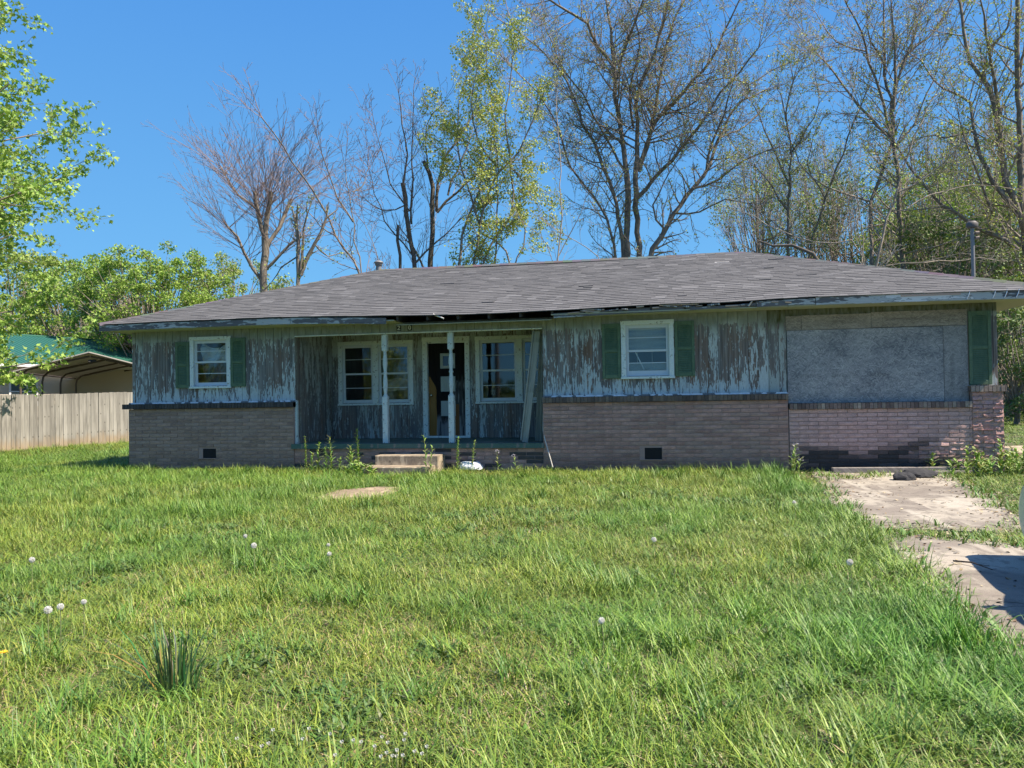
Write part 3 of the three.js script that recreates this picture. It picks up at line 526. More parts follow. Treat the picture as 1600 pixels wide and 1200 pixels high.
// roof -------------------------------------------------------------------------
const RX0 = XL - 0.36, RX1 = XR + 0.76, RZ0 = ZB - 0.55, RZ1 = 0.55, RY = 3.135, SL = 0.36, RZM = (RZ0 + RZ1) / 2, RH = (RZ1 - RZ0) / 2;
const sag = (x, z) => -0.05 * Math.exp(-Math.pow((x + 3.2) / 2.6, 2)) * sst(-1.6, RZ1, z) + 0.012 * (fbm(x * 0.9, z * 1.1 + 3, 3) - 0.5) * 2 - 0.03 * Math.exp(-Math.pow((x - 1.2) / 0.8, 2)) * sst(-1.2, RZ1, z) + 0.02 * Math.sin(x * 0.55);
const RXA = RX0 + RH, RXB = RX1 - RH;
{
  const deckM = mat([0.035, 0.033, 0.032], { roughness: 1 });
  const m = new MB(), ry = z => RY - 0.02 + SL * (RZ1 - z);
  const N = 60; // front slope as strips so that it can sag
  for (let i = 0; i < N; i++) for (let j = 0; j < 10; j++) {
    const P = (a, b) => { const z = RZ1 + (RZM - RZ1) * b / 10, xa = RX0 + (RZ1 - z), xb = RX1 - (RZ1 - z), x = xa + (xb - xa) * a / N; return [x, ry(z) + sag(x, z), z]; };
    m.quad(P(i, j), P(i + 1, j), P(i + 1, j + 1), P(i, j + 1));
  }
  const e = RY - 0.02, t = RY - 0.02 + SL * RH;
  const deck = part('roof', m.geo(), deckM, house, 'low hip roof of weathered grey asphalt shingles');
  // other three slopes carry a shingle texture (they are turned away)
  const st = tex(512, 512, (u, v) => { const j = Math.floor(v * 16), i = Math.floor(u * 12 + (j % 2) * 0.5), f = v * 16 - j; return [0.15, 0.145, 0.15].map(c => c * (0.7 + 0.6 * h2(i % 12, j)) * (f < 0.1 ? 0.5 : 1) * (0.8 + 0.4 * h2(Math.floor(u * 512), Math.floor(v * 512)))); }, true);
  const b = new MB(), q = (...p) => { const uv = p.map(v => [(v[0] + v[2]) * 0.25, Math.hypot(v[1] - e, 0) * 1.2]); p.length === 4 ? b.quad(...p, uv) : b.tri(...p, ...uv); };
  q([RX1, e, RZ0], [RX0, e, RZ0], [RXA, t, RZM], [RXB, t, RZM]); q([RX0, e, RZ0], [RX0, e, RZ1], [RXA, t, RZM]);
  part('shingle_slope', b.geo(), mat(0, { map: st, roughness: 1 }), deck);
  const c = new MB(); c.tri([RX1, e, RZ1], [RX1, e, RZ0], [RXB, t, RZM]); part('shingle_slope', c.geo(), deckM, deck);
  // shingles: each tab a thin wedge
  const grit = tex(256, 256, (u, v) => { const k = h2(Math.floor(u * 256), Math.floor(v * 256) + 7), n = fbm(u * 16, v * 16, 3); return 0.5 + 0.5 * k * (0.55 + 0.75 * n); }, true);
  const shM = mat(0, { map: grit, vertexColors: true, roughness: 1 });
  const EX = 0.142, r = rng(77); let singles = 300; const rest = new MB();
  const courses = Math.ceil(Math.hypot(RH, RH * SL) / EX);
  function face(conv, lenAt, lift, allowSingle) {
    for (let k = 0; k < courses; k++) {
      const s0 = k * EX, s1 = Math.min(s0 + EX + 0.03, courses * EX), [a0, a1] = lenAt(s0); let x = a0 - r() * 0.3;
      while (x < a1) {
        const TW = 0.14 + 0.24 * r(), b0 = Math.max(x, a0), b1 = Math.min(x + TW - 0.003, a1); x += TW; if (b1 - b0 < 0.03) continue;
        const tt = r(); let sh = 0.142 + 0.03 * (tt - 0.5) + (r() > 0.88 ? 0.05 : 0) - (r() > 0.96 ? 0.02 : 0); const cc = [sh * 0.985, sh * 0.985, sh * 1.01];
        const th = 0.006 + (r() > 0.5 ? 0.004 : 0) + r() * 0.002, lift2 = r() > 0.994 ? 0.010 : 0; const u0 = r(), v0 = r();
        const [c0, c1] = lenAt(s1); const d0 = Math.max(b0, c0), d1 = Math.max(d0 + 0.001, Math.min(b1, c1));
        const p = [conv(b0, s0, th + 0.004 + lift2), conv(b1, s0, th + 0.004 + lift2), conv(d1, s1, 0.004), conv(d0, s1, 0.004), conv(b0, s0, -0.001), conv(b1, s0, -0.001)];
        const single = allowSingle && singles > 0 && k < 8 && b0 > -0.5; const mb = single ? new MB() : rest; if (single) singles--;
        mb.quad(p[0], p[1], p[2], p[3], [[u0, v0], [u0 + 0.6, v0], [u0 + 0.6, v0 + 0.35], [u0, v0 + 0.35]], cc); mb.quad(p[4], p[5], p[1], p[0], undefined, cc.map(v => v * 0.9)); mb.quad(p[5], p[2], p[2], p[1], undefined, cc); mb.quad(p[3], p[4], p[0], p[3], undefined, cc);
        if (single) part('shingle', mb.geo(), shM, deck);
      }
    }
  }
  const ca = 1 / Math.hypot(1, SL), sa = SL * ca;
  face((x, s, l) => { const z = RZ1 + 0.02 - s * ca + l * sa; return [x, RY - 0.02 + s * sa + l * ca + sag(x, z) + 0.002, z]; }, s => [RX0 - 0.01 + s * ca, RX1 + 0.01 - s * ca], 0, true);
  // right hip face: x plays z
  face((q2, s, l) => { const x = RX1 + 0.02 - s * ca + l * sa, z = -q2; return [x, RY - 0.02 + s * sa + l * ca, z]; }, s => [-RZ1 + s * ca, -RZ0 - s * ca], 0, false);
  // ridge and hip caps
  const cap = (A, B, n) => { for (let i = 0; i < n; i++) { const P = t2 => A.clone().lerp(B, t2), p0 = P(i / n), p1 = P((i + 1.1) / n), d = B.clone().sub(A).normalize(), w = V(0, 1, 0).cross(d).normalize().multiplyScalar(0.13), c = [0.13, 0.127, 0.13].map(v => v * (0.75 + 0.5 * r())); const dn = V(0, -0.045, 0), u2 = V(0, 0.02, 0), u1 = V(0, 0.03, 0); const l = v => [v.x, v.y, v.z]; rest.quad(l(p0.clone().add(u1)), l(p1.clone().add(u2)), l(p1.clone().add(w).add(dn)), l(p0.clone().add(w).add(dn)), undefined, c); rest.quad(l(p0.clone().sub(w).add(dn)), l(p1.clone().sub(w).add(dn)), l(p1.clone().add(u2)), l(p0.clone().add(u1)), undefined, c); } };
  const tp = RY + SL * RH;
  cap(V(RXA, tp, RZM), V(RXB, tp, RZM), 40); cap(V(RX1, RY + 0.0, RZ1), V(RXB, tp, RZM), 24); cap(V(RX0, RY + 0.0, RZ1), V(RXA, tp, RZM), 24);
  part('shingles', rest.geo(), shM, deck, null, 'stuff');
  // a lifted tab and a patch near the ridge, as seen from the lawn
  const wh = part('shingle_patch', bar(1.3, 1.62, 0, 0.05, -0.01, 0.004, 0.002), mat([0.5, 0.48, 0.46]), deck); wh.rotation.x = -Math.PI / 2 + Math.atan(SL); wh.position.set(0, RY + SL * (RZ1 + 2.9) + 0.012, -2.9);
}
// soffit, fascia, rafter ends
{
  const sm = mat([0.36, 0.37, 0.27], { roughness: 0.85 }), r = rng(5);
  const seg = [[RX0 + 0.06, -7.3], [-7.29, -5.05], [-1.95, 2.3], [2.31, RX1 - 0.02]];
  for (const [a, b] of seg) part('soffit_board', new MB().box(a, b, SOF - 0.012, SOF + 0.006, 0.002, RZ1 - 0.025).geo(), sm, house);
  { const o = part('soffit_board', new MB().box(-5.04, -1.96, -0.014, 0, 0.016, RZ1 - 0.12).geo(), sm, house, 'sagging soffit board under the open eave'); o.position.y = SOF - 0.03; o.rotation.x = 0.12; }
  part('soffit_board', new MB().box(XR + 0.001, RX1 - 0.02, SOF - 0.012, SOF + 0.006, ZB, 0.001).geo(), sm, house); part('soffit_board', new MB().box(RX0 + 0.02, XL - 0.001, SOF - 0.012, SOF + 0.006, ZB, 0.001).geo(), sm, house);
  const ft = tex(2048, 96, (u, v) => { const x = u * 18; const n = fbm(x * 2.4, v * 3 + 2, 4) * 0.6 + fbm(x * 12, v * 9, 3) * 0.4, g = fbm(x * 3, v * 40, 3); const bare = sst(0.47, 0.53, n + (x < 3.2 ? 0.05 : 0) + (x > 9 && x < 13.4 ? 0.16 : 0)); let c = mix3(mix3([0.34, 0.36, 0.345], [0.47, 0.48, 0.455], g), mix3([0.06, 0.06, 0.065], [0.18, 0.175, 0.17], g), bare); if (x > 15.2 && x < 17 && n > 0.52) c = [0.62, 0.62, 0.6]; return c; });
  const fm = mat(0, { map: ft, roughness: 0.85, bumpMap: ft, bumpScale: 0.003 }), X0 = RX0;
  function fascia(x0, x1, y0, y1, z, tilt = 0, label) {
    const m = new MB(), n = Math.max(2, Math.round((x1 - x0) / 0.14)), off = (x) => sag(x, RZ1) * 0.8 + 0.006 * (fbm(x * 4, 1, 2) - 0.5);
    for (let i = 0; i < n; i++) { const a = x0 + (x1 - x0) * i / n, b = x0 + (x1 - x0) * (i + 1) / n, ta = tilt * i / n, tb = tilt * (i + 1) / n; const A = off(a) + ta, B = off(b) + tb; const U = (x, y) => [(x - X0) / 18, (y - 2.98) / 0.2]; const ra = 0.012 * (fbm(a * 9, z, 2) - 0.5), rb = 0.012 * (fbm(b * 9, z, 2) - 0.5);
      m.quad([a, y0 + A + ra, z], [b, y0 + B + rb, z], [b, y1 + B, z], [a, y1 + A, z], [U(a, y0), U(b, y0), U(b, y1), U(a, y1)]); m.quad([b, y0 + B + rb, z - 0.022], [a, y0 + A + ra, z - 0.022], [a, y1 + A, z - 0.022], [b, y1 + B, z - 0.022]); m.quad([a, y0 + A + ra, z - 0.022], [b, y0 + B + rb, z - 0.022], [b, y0 + B + rb, z], [a, y0 + A + ra, z]); m.quad([a, y1 + A, z], [b, y1 + B, z], [b, y1 + B, z - 0.022], [a, y1 + A, z - 0.022]); if (!i) m.quad([a, y0 + A + ra, z - 0.022], [a, y0 + A + ra, z], [a, y1 + A, z], [a, y1 + A, z - 0.022]); if (i === n - 1) m.quad([b, y0 + B + rb, z], [b, y0 + B + rb, z - 0.022], [b, y1 + B, z - 0.022], [b, y1 + B, z]); }
    part('fascia_board', m.geo(), fm, house, label);
  }
  fascia(RX0, -7.22, 2.985, 3.105, RZ1, 0, 'weathered fascia board at the left end'); fascia(-7.21, -5.2, 2.99, 3.11, RZ1 + 0.006, -0.035, 'pale sagging fascia board before the rotten gap');
  fascia(-1.9, 0.7, 2.975, 3.06, RZ1 - 0.03, 0.02, 'dark splintered fascia remnant'); fascia(0.6, 1.75, 3.0, 3.05, RZ1 - 0.01, 0.03, 'broken strip of fascia under the hole'); fascia(1.76, 2.75, 3.0, 3.1, RZ1, 0.0, 'dark stained fascia board'); fascia(2.76, RX1, 2.985, 3.13, RZ1 + 0.004, 0, 'pale blue fascia board at the right end');
  for (let k = 0; k < 16; k++) { const x = -1.7 + k * 0.26 + r() * 0.1, o = part('splinter', bar(0, 0.10 + 0.16 * r(), 0, 0.012 + 0.02 * r(), -0.01, 0.01), r() > 0.5 ? mat([0.42, 0.33, 0.26]) : fm, house); o.position.set(x, 3.035 + 0.05 * r() + sag(x, RZ1) * 0.8, RZ1 - 0.005 + 0.015 * r()); o.rotation.z = (r() - 0.5) * 0.25; }
  // side fascias
  part('fascia_board', new MB().box(RX1 - 0.024, RX1, 2.985, 3.11, RZ0, RZ1 - 0.02).box(RX0, RX0 + 0.024, 2.985, 3.11, RZ0, RZ1 - 0.02).geo(), mat([0.33, 0.37, 0.38]), house);
  // open eave: rafter tails and a hanging splinter in the dark gap
  const wood = mat([0.2, 0.16, 0.12], { roughness: 0.95 }), dark = mat([0.05, 0.045, 0.042], { roughness: 1 });
  for (let x = -11.1; x < 6.2; x += 0.61) { const o = part('rafter_tail', new MB().box(x, x + 0.04, -0.0, 0.09, -0.62, 0.0).geo(), dark, house); o.position.set(0, 3.02 + sag(x, RZ1) * 0.8, RZ1 - 0.03); o.rotation.x = Math.atan(SL) * 0.25; }
  part('splinter', new MB().tube([V(-4.25, 3.085, 0.52), V(-4.02, 2.99, 0.58)], [0.018, 0.012], 5).geo(), mat([0.62, 0.6, 0.56]), house);
  for (const [a, b, y] of [[0.05, 0.75, 3.09], [-1.35, -0.95, 3.055]]) part('splinter', new MB().box(a, b, y - 0.008, y + 0.008, RZ1 - 0.06, RZ1 + 0.005).geo(), mat([0.5, 0.38, 0.29]), house);
  part('splinter', new MB().tube([V(1.62, 3.02, 0.54), V(1.68, 3.1, 0.57)], [0.02, 0.012], 5).geo(), mat([0.6, 0.52, 0.45]), house);
  // peeled white pieces and gutter straps at the right end
  part('fascia_patch', new MB().box(4.15, 5.1, 3.085, 3.12, RZ1 + 0.005, RZ1 + 0.012).geo(), mat([0.48, 0.33, 0.26]), house);
  const metal = mat([0.75, 0.75, 0.74], { metalness: 0.6, roughness: 0.4 });
  for (const x of [5.22, 5.62, 5.80, 5.98]) part('gutter_strap', new MB().tube([V(x - 0.03, 3.0, RZ1 + 0.014), V(x, 3.07, RZ1 + 0.02), V(x + 0.02, 3.14, RZ1 + 0.012)], [0.008, 0.008, 0.008], 5).geo(), metal, house);
  // vent pipe on the roof and service mast
  const galv = mat([0.22, 0.22, 0.22], { metalness: 0.3, roughness: 0.6 });
  const vp = part('vent_pipe', (() => { const g = new THREE.CylinderGeometry(0.075, 0.075, 0.55, 18); return g; })(), galv, house, 'short galvanised flue on the left of the ridge'); vp.position.copy(at(592, 430, 20.3));
  const capg = new THREE.LatheGeometry([[0.0, 0.1], [0.06, 0.095], [0.12, 0.06], [0.125, 0.03], [0.1, 0.03], [0.1, -0.03], [0.075, -0.03]].map(p => new THREE.Vector2(...p)), 18); const vc = part('vent_cap', capg, galv, vp); vc.position.y = 0.29;
  const mastTop = at(1519, 352, 15.6), mast = part('service_mast', new MB().tube([V(0, -2.3, 0), V(0, 0, 0)], [0.036, 0.036], 14).geo(), galv, house, 'grey service mast standing above the right end of the roof'); mast.position.copy(mastTop);
  const whg = new THREE.LatheGeometry([[0.0, 0.09], [0.05, 0.085], [0.085, 0.04], [0.085, -0.04], [0.06, -0.06], [0, -0.06]].map(p => new THREE.Vector2(...p)), 14); whg.scale(1.3, 1, 1); part('weatherhead', whg, mat([0.1, 0.09, 0.085], { roughness: 0.6 }), mast);
  part('insulator', mergeGeometries([-0.16, -0.26].map(y => { const g = new THREE.CylinderGeometry(0.035, 0.035, 0.07, 10); g.rotateZ(Math.PI / 2); g.translate(0.08, y, 0.02); return g; })), mat([0.25, 0.2, 0.17]), mast);
}
//@@PART2
// ------------------------------------------------------------------ steps, loose boards, litter by the house
{
  const s = thing('concrete_steps', 'two concrete steps with sunlit treads below the porch', 'steps', [-4.83, 0, 0.12]);
  const cm = mat([1.25, 1.16, 1.03], { map: concreteTex, roughness: 0.95, bumpMap: concreteTex, bumpScale: 0.006 });
  const up = bar(-0.62, 0.66, 0, 0.36, 0.0, 0.48, 0.015), lo = bar(-0.70, 0.60, 0, 0.175, 0.482, 0.90, 0.015);
  part('step', up, cm, s); part('step', lo, cm, s);
}
const greyWood = mat(0, { map: tex(256, 512, (u, v) => { const g = fbm(u * 34, v * 3, 4), n = fbm(u * 4, v * 8, 3); return mix3([0.15, 0.16, 0.135], [0.40, 0.405, 0.35], g * 0.7 + n * 0.3); }, true), roughness: 0.9 });
const darkWood = mat(0, { map: tex(256, 256, (u, v) => { const g = fbm(u * 4, v * 40, 4); return mix3([0.10, 0.09, 0.085], [0.34, 0.31, 0.28], g); }, true), roughness: 0.95 });
function plank(name, label, category, a, b, w, t, m, spin = 0, group) { // a: foot, b: head (Vector3)
  const o = single(name, bar(-w / 2, w / 2, 0, a.distanceTo(b), -t / 2, t / 2, 0.004), m, label, category, group);
  const y = b.clone().sub(a).normalize(), x = V(1, 0, 0).applyAxisAngle(V(0, 1, 0), spin), z = x.clone().cross(y).normalize(); x.crossVectors(y, z); o.matrixAutoUpdate = true;
  o.quaternion.setFromRotationMatrix(new THREE.Matrix4().makeBasis(x, y, z)); o.position.copy(a); return o;
}
{
  const t = thing('leaning_trim_board', 'long pale trim board leaning at the right end of the porch', 'board', [-2.60, FLOOR, -0.12]);
  const L = 2.22, g = [bar(-0.062, 0.062, 0, L, -0.01, 0.01), bar(-0.095, -0.064, 0.03, L + 0.02, -0.01, 0.035)];
  part('board', g[0], greyWood, t); part('edge_strip', g[1], greyWood, t);
  t.rotation.z = -0.125; t.rotation.x = -0.03;
  plank('loose_board', 'grey board leaning behind the trim board on the porch', 'board', V(-2.40, FLOOR, -0.55), V(-2.24, 2.70, -0.35), 0.13, 0.02, greyWood, 0.3);
  plank('loose_board', 'thin broken board leaning against the porch side wall', 'board', V(-2.30, FLOOR, -0.38), V(-2.235, 2.35, -0.3), 0.07, 0.02, greyWood, 0.7);
  single('loose_pole', new MB().tube([V(-2.22, 1.12, -0.12), V(-2.21, 0.8, 0.02), V(-2.16, 0.62, 0.14), V(-1.98, 0.12, 0.42)], [0.014, 0.014, 0.013, 0.011], 6).geo(), mat([0.5, 0.47, 0.42]), 'thin pale stick slanting off the porch edge into the grass', 'stick');
  plank('fallen_board', 'weathered timber lying along the foot of the garage wall', 'timber', V(3.0, 0.075, 0.42), V(5.35, 0.075, 0.22), 0.13, 0.09, darkWood, 0);
  plank('fallen_board', 'short split plank beside the long fallen timber', 'timber', V(4.3, 0.06, 0.62), V(5.5, 0.06, 0.42), 0.09, 0.04, darkWood, 0);
  // crumpled dark rags
  function lump(sx, sy, sz, seed, sub = 4) { const g = new THREE.IcosahedronGeometry(1, sub), p = g.attributes.position; for (let i = 0; i < p.count; i++) { const v = V(p.getX(i), p.getY(i), p.getZ(i)), n = 0.72 + 0.55 * fbm(v.x * 1.7 + seed, v.y * 1.7 + v.z * 1.3, 3) + 0.22 * Math.abs(fbm(v.x * 4.5 + seed * 3, v.z * 4.5 + v.y * 3, 3) - 0.5) * 2; p.setXYZ(i, v.x * n * sx, Math.max(-0.3, v.y * n) * sy, v.z * n * sz); } g.computeVertexNormals(); return g; }
  const rag = mat([0.035, 0.035, 0.038], { roughness: 0.9 });
  let o = single('rag', lump(0.26, 0.10, 0.16, 2), rag, 'crumpled black cloth on the driveway nearest the wall', 'rag'); o.position.set(4.2, 0.06, 1.05);
  o = single('rag', lump(0.17, 0.10, 0.13, 5), rag, 'smaller black crumpled shoe shaped scrap on the driveway', 'rag'); o.position.set(3.86, 0.055, 1.5);
  o = single('plastic_bag', lump(0.22, 0.12, 0.16, 9, 5), mat([0.6, 0.63, 0.65], { roughness: 0.6 }), 'crumpled white plastic bag in the grass below the porch', 'bag'); o.position.set(-3.62, 0.10, 0.25);
  o = single('old_tyre', (() => { const g = new THREE.TorusGeometry(0.24, 0.1, 12, 24); g.scale(1, 1, 1.1); g.rotateX(Math.PI / 2 - 0.15); return g; })(), mat([0.05, 0.05, 0.052], { roughness: 0.85 }), 'dark old tyre lying behind the right house corner', 'tyre'); o.position.set(6.75, 0.13, -2.4);
  o = single('twig', new MB().tube([V(0, 0.015, 0), V(0.1, 0.03, 0.12), V(0.17, 0.02, 0.33)], [0.008, 0.007, 0.004], 5).tube([V(0.11, 0.025, 0.15), V(0.2, 0.02, 0.2)], [0.004, 0.002], 4).geo(), mat([0.06, 0.045, 0.035]), 'dark twig lying on the near concrete slab', 'twig'); o.position.set(2.41, 0.03, 7.78);
}

// ------------------------------------------------------------------ trees
const barkTex = tex(256, 512, (u, v) => { const a = fbm(u * 20, v * 7, 4), b = fbm(u * 5, v * 3 + 9, 3), ridge = Math.abs(a - 0.5) * 2; let c = mix3([0.06, 0.05, 0.042], [0.21, 0.185, 0.155], clamp(ridge * 1.2 + 0.25)); return c.map(x => x * (0.7 + 0.6 * b)); }, true);
const bark = mat([1.45, 1.42, 1.38], { map: barkTex, roughness: 0.95, bumpMap: barkTex, bumpScale: 0.02 });
const barkPale = mat([2.1, 2.05, 1.95], { map: barkTex, roughness: 0.95 });
const barkDark = mat([0.85, 0.82, 0.78], { map: barkTex, roughness: 0.95 });
const twigM = mat([0.26, 0.22, 0.185], { roughness: 0.9 }), twigRed = mat([0.23, 0.17, 0.155], { roughness: 0.9 }), twigPale = mat([0.27, 0.25, 0.22], { roughness: 0.9 });
const leafM = c => new THREE.MeshPhysicalMaterial({ color: col(c), vertexColors: true, roughness: 0.75, transmission: 0.38, thickness: 0, side: THREE.DoubleSide });
const leafBright = leafM([0.25, 0.40, 0.045]), leafYellow = leafM([0.40, 0.47, 0.08]), leafDeep = leafM([0.11, 0.19, 0.035]), leafMid = leafM([0.27, 0.375, 0.06]);
let triTotal = 0;
function rdir(r) { const z = r() * 2 - 1, a = r() * 6.2832, s = Math.sqrt(1 - z * z); return V(s * Math.cos(a), z, s * Math.sin(a)); }
// lobed or plain leaf at p, about `size` long
function leaf(m, p, size, r, lobed) {
  const d = rdir(r); d.y -= 0.35; d.normalize(); const s = V(0, 0, 0).crossVectors(d, rdir(r)).normalize(), n = V(0, 0, 0).crossVectors(s, d), w = size * (0.36 + 0.16 * r()), k = 0.75 + 0.5 * r(), c = [k * (0.9 + 0.25 * r()), k, k * (0.85 + 0.2 * r())];
  const q = (a, b, e = 0) => [p.x + d.x * a * size + s.x * b * w + n.x * e * size, p.y + d.y * a * size + s.y * b * w + n.y * e * size, p.z + d.z * a * size + s.z * b * w + n.z * e * size];
  const o = q(0, 0), t = q(1, 0);
  if (lobed) { m.tri(o, q(0.35, 1.15, 0.10), q(0.5, 0.35, 0.03), null, null, null, null, null, null, c); m.tri(o, q(0.5, 0.35, 0.03), t, null, null, null, null, null, null, c); m.tri(o, t, q(0.5, -0.35, 0.03), null, null, null, null, null, null, c); m.tri(o, q(0.5, -0.35, 0.03), q(0.35, -1.15, 0.10), null, null, null, null, null, null, c); }
  else { m.tri(o, q(0.5, 1, 0.1), t, null, null, null, null, null, null, c); m.tri(o, t, q(0.5, -1, 0.1), null, null, null, null, null, null, c); }
}
function grow(T, p, dir, len, r0, lvl, o, r) {
  const n = lvl === 0 ? 5 : lvl === 1 ? 4 : 3, pts = [p.clone()], d = dir.clone(), rs = [r0], rEnd = Math.max(o.rmin, r0 * 0.35);
  for (let i = 1; i <= n; i++) { d.addScaledVector(rdir(r), o.wander * (lvl ? 1 : 0.8)); d.y += o.up * (lvl ? 0.7 : 1); d.normalize(); pts.push(pts[i - 1].clone().addScaledVector(d, len / n)); rs.push(r0 + (rEnd - r0) * i / n); }
  T.tw.tube(pts, rs, r0 > 0.05 ? 6 : r0 > 0.02 ? 4 : 3);
  if (lvl < o.levels) {
    const k = Math.max(1, Math.round(len * o.dens[lvl] * (0.7 + 0.6 * r())));
    for (let c = 0; c < k; c++) {
      const f = 0.18 + 0.82 * (c + r()) / k, i = Math.min(n - 1, Math.floor(f * n)), q = pts[i].clone().lerp(pts[i + 1], f * n - i), t = pts[i + 1].clone().sub(pts[i]).normalize();
      const ax = V(0, 0, 0).crossVectors(t, rdir(r)).normalize(), a = o.angle * (0.6 + 0.7 * r()); t.applyAxisAngle(ax, a);
      grow(T, q, t, len * (o.ratio || 0.5) * (0.6 + 0.6 * r()) * (1.15 - 0.5 * f), Math.max(o.rmin, (r0 + (rEnd - r0) * f) * 0.55), lvl + 1, o, r);
    }
  }
  if (o.leaf && lvl >= o.levels - 1) { const L = o.leaf, e = pts[n]; if (r() < (L.p ?? 1)) for (let k = 0; k < L.n; k++) { const f = r(), i = Math.min(n - 1, Math.floor(f * n)); leaf(T.lf, pts[i].clone().lerp(pts[i + 1], f * n - i).addScaledVector(rdir(r), L.spread), L.size * (0.6 + 0.7 * r()), r, L.lobed); } }
}
// limbs: {p: [[px,py,(dz)]...], w: [px0, px1], g: reaches the ground, t: grow twigs (default true), from: extra}
function tree(name, label, depth, seed, limbs, o, m = bark, tm = twigM, lm) {
  const r = rng(seed), base = at(limbs[0].p[0][0], limbs[0].p[0][1], depth), origin = V(base.x, 0, base.z);
  const T = thing(name, label, 'tree', [origin.x, 0, origin.z]), acc = { tw: new MB(), lf: new MB() }; let first = true;
  o = { wander: 0.16, up: 0.05, angle: 0.75, levels: 2, dens: [1.6, 2.2, 2.5], rmin: 0.007, l0: 2.2, sp: 0.8, start: 0.12, ...o };
  const cx = limbs[0].p[0][0];
  for (const L of limbs) {
    const dz1 = L.dz ?? (r() - 0.5) * 0.9, n = L.p.length;
    let pts = L.p.map((q, i) => { const lat = Math.abs(q[0] - cx) / F * depth + Math.max(0, limbs[0].p[0][1] - q[1]) / F * depth * 0.35; return at(q[0], q[1], depth + (q[2] ?? dz1 * lat * (i / (n - 1)))).sub(origin); });
    if (L.g) pts.unshift(V(pts[0].x + (r() - 0.5) * 0.2, -0.15, pts[0].z));
    const cv = new THREE.CatmullRomCurve3(pts, false, 'centripetal'), len = cv.getLength(), N = Math.max(4, Math.round(len / 0.7)), P = cv.getSpacedPoints(N);
    const w0 = 0.86 * L.w[0] / F * depth / 2, w1 = 0.8 * L.w[1] / F * depth / 2, R = P.map((_, i) => (w0 + (w1 - w0) * i / N) * (1 + 0.12 * (r() - 0.5)) * (L.g && i === 0 ? 1.35 : 1));
    P.forEach((p, i) => { if (i && i < N) p.addScaledVector(rdir(r), 0.05 + 0.03 * r()); });
    part(L.g && first ? 'trunk' : 'limb', new MB().tube(P, R, w0 > 0.12 ? 10 : 7, null, 0.5).geo(), L.m || m, T); first = false;
    const addShoots = () => { if (L.shoots) for (let k = 0; k < L.shoots; k++) { const f = 0.3 + 0.7 * r(), p = cv.getPointAt(f), az = r() * 6.2832, sp = (L.fan || 1.0) * Math.sqrt(r()), d = V(Math.cos(az) * sp, 0.62 + (L.fan ? 0.25 * r() : 0.5), Math.sin(az) * sp).normalize(); grow(acc, p, d, (L.sl || 4) * (0.6 + 0.5 * r()), 0.017, 0, { ...o, wander: 0.06, up: 0.035, angle: 0.42, dens: [2.0, 2.2, 0], levels: 2, ratio: 0.4, rmin: 0.006 }, r); } };
    addShoots();
    if (L.t === 0) continue;
    const yMin = 3.2; let s = len * (L.start ?? o.start); const Ls = L.l0 ?? o.l0;
    while (s < len) {
      const f = s / len, p = cv.getPointAt(f), tg = cv.getTangentAt(f); s += o.sp * (0.5 + r()) * (L.sp ?? 1);
      if (p.y < yMin) continue;
      const ax = V(0, 0, 0).crossVectors(tg, rdir(r)).normalize(); tg.applyAxisAngle(ax, o.angle * (0.7 + 0.6 * r()));
      grow(acc, p, tg, Ls * (0.55 + 0.7 * r()) * (1.1 - 0.45 * f), Math.max(o.rmin, Math.min(0.05, (w0 + (w1 - w0) * f) * 0.45)), 0, o, r);
    }
    for (let k = 0; k < (L.tip ?? 3); k++) { const tg = cv.getTangentAt(1); tg.addScaledVector(rdir(r), 0.45).normalize(); grow(acc, cv.getPointAt(1), tg, Ls * (0.6 + 0.5 * r()), Math.max(o.rmin, w1 * 0.8), 0, o, r); }
  }
  triTotal += acc.tw.tris + acc.lf.tris;
  part('twigs', acc.tw.geo(), tm, T, null, 'stuff');
  if (acc.lf.p.length) part('foliage', acc.lf.geo(), lm, T, null, 'stuff');
  return T;
}
const bigO = { l0: 3.0, sp: 0.34, levels: 2, dens: [3.1, 4.8], wander: 0.26, up: 0.03, angle: 0.92, rmin: 0.008, leaf: { n: 2, p: 0.55, size: 0.085, spread: 0.08 } };
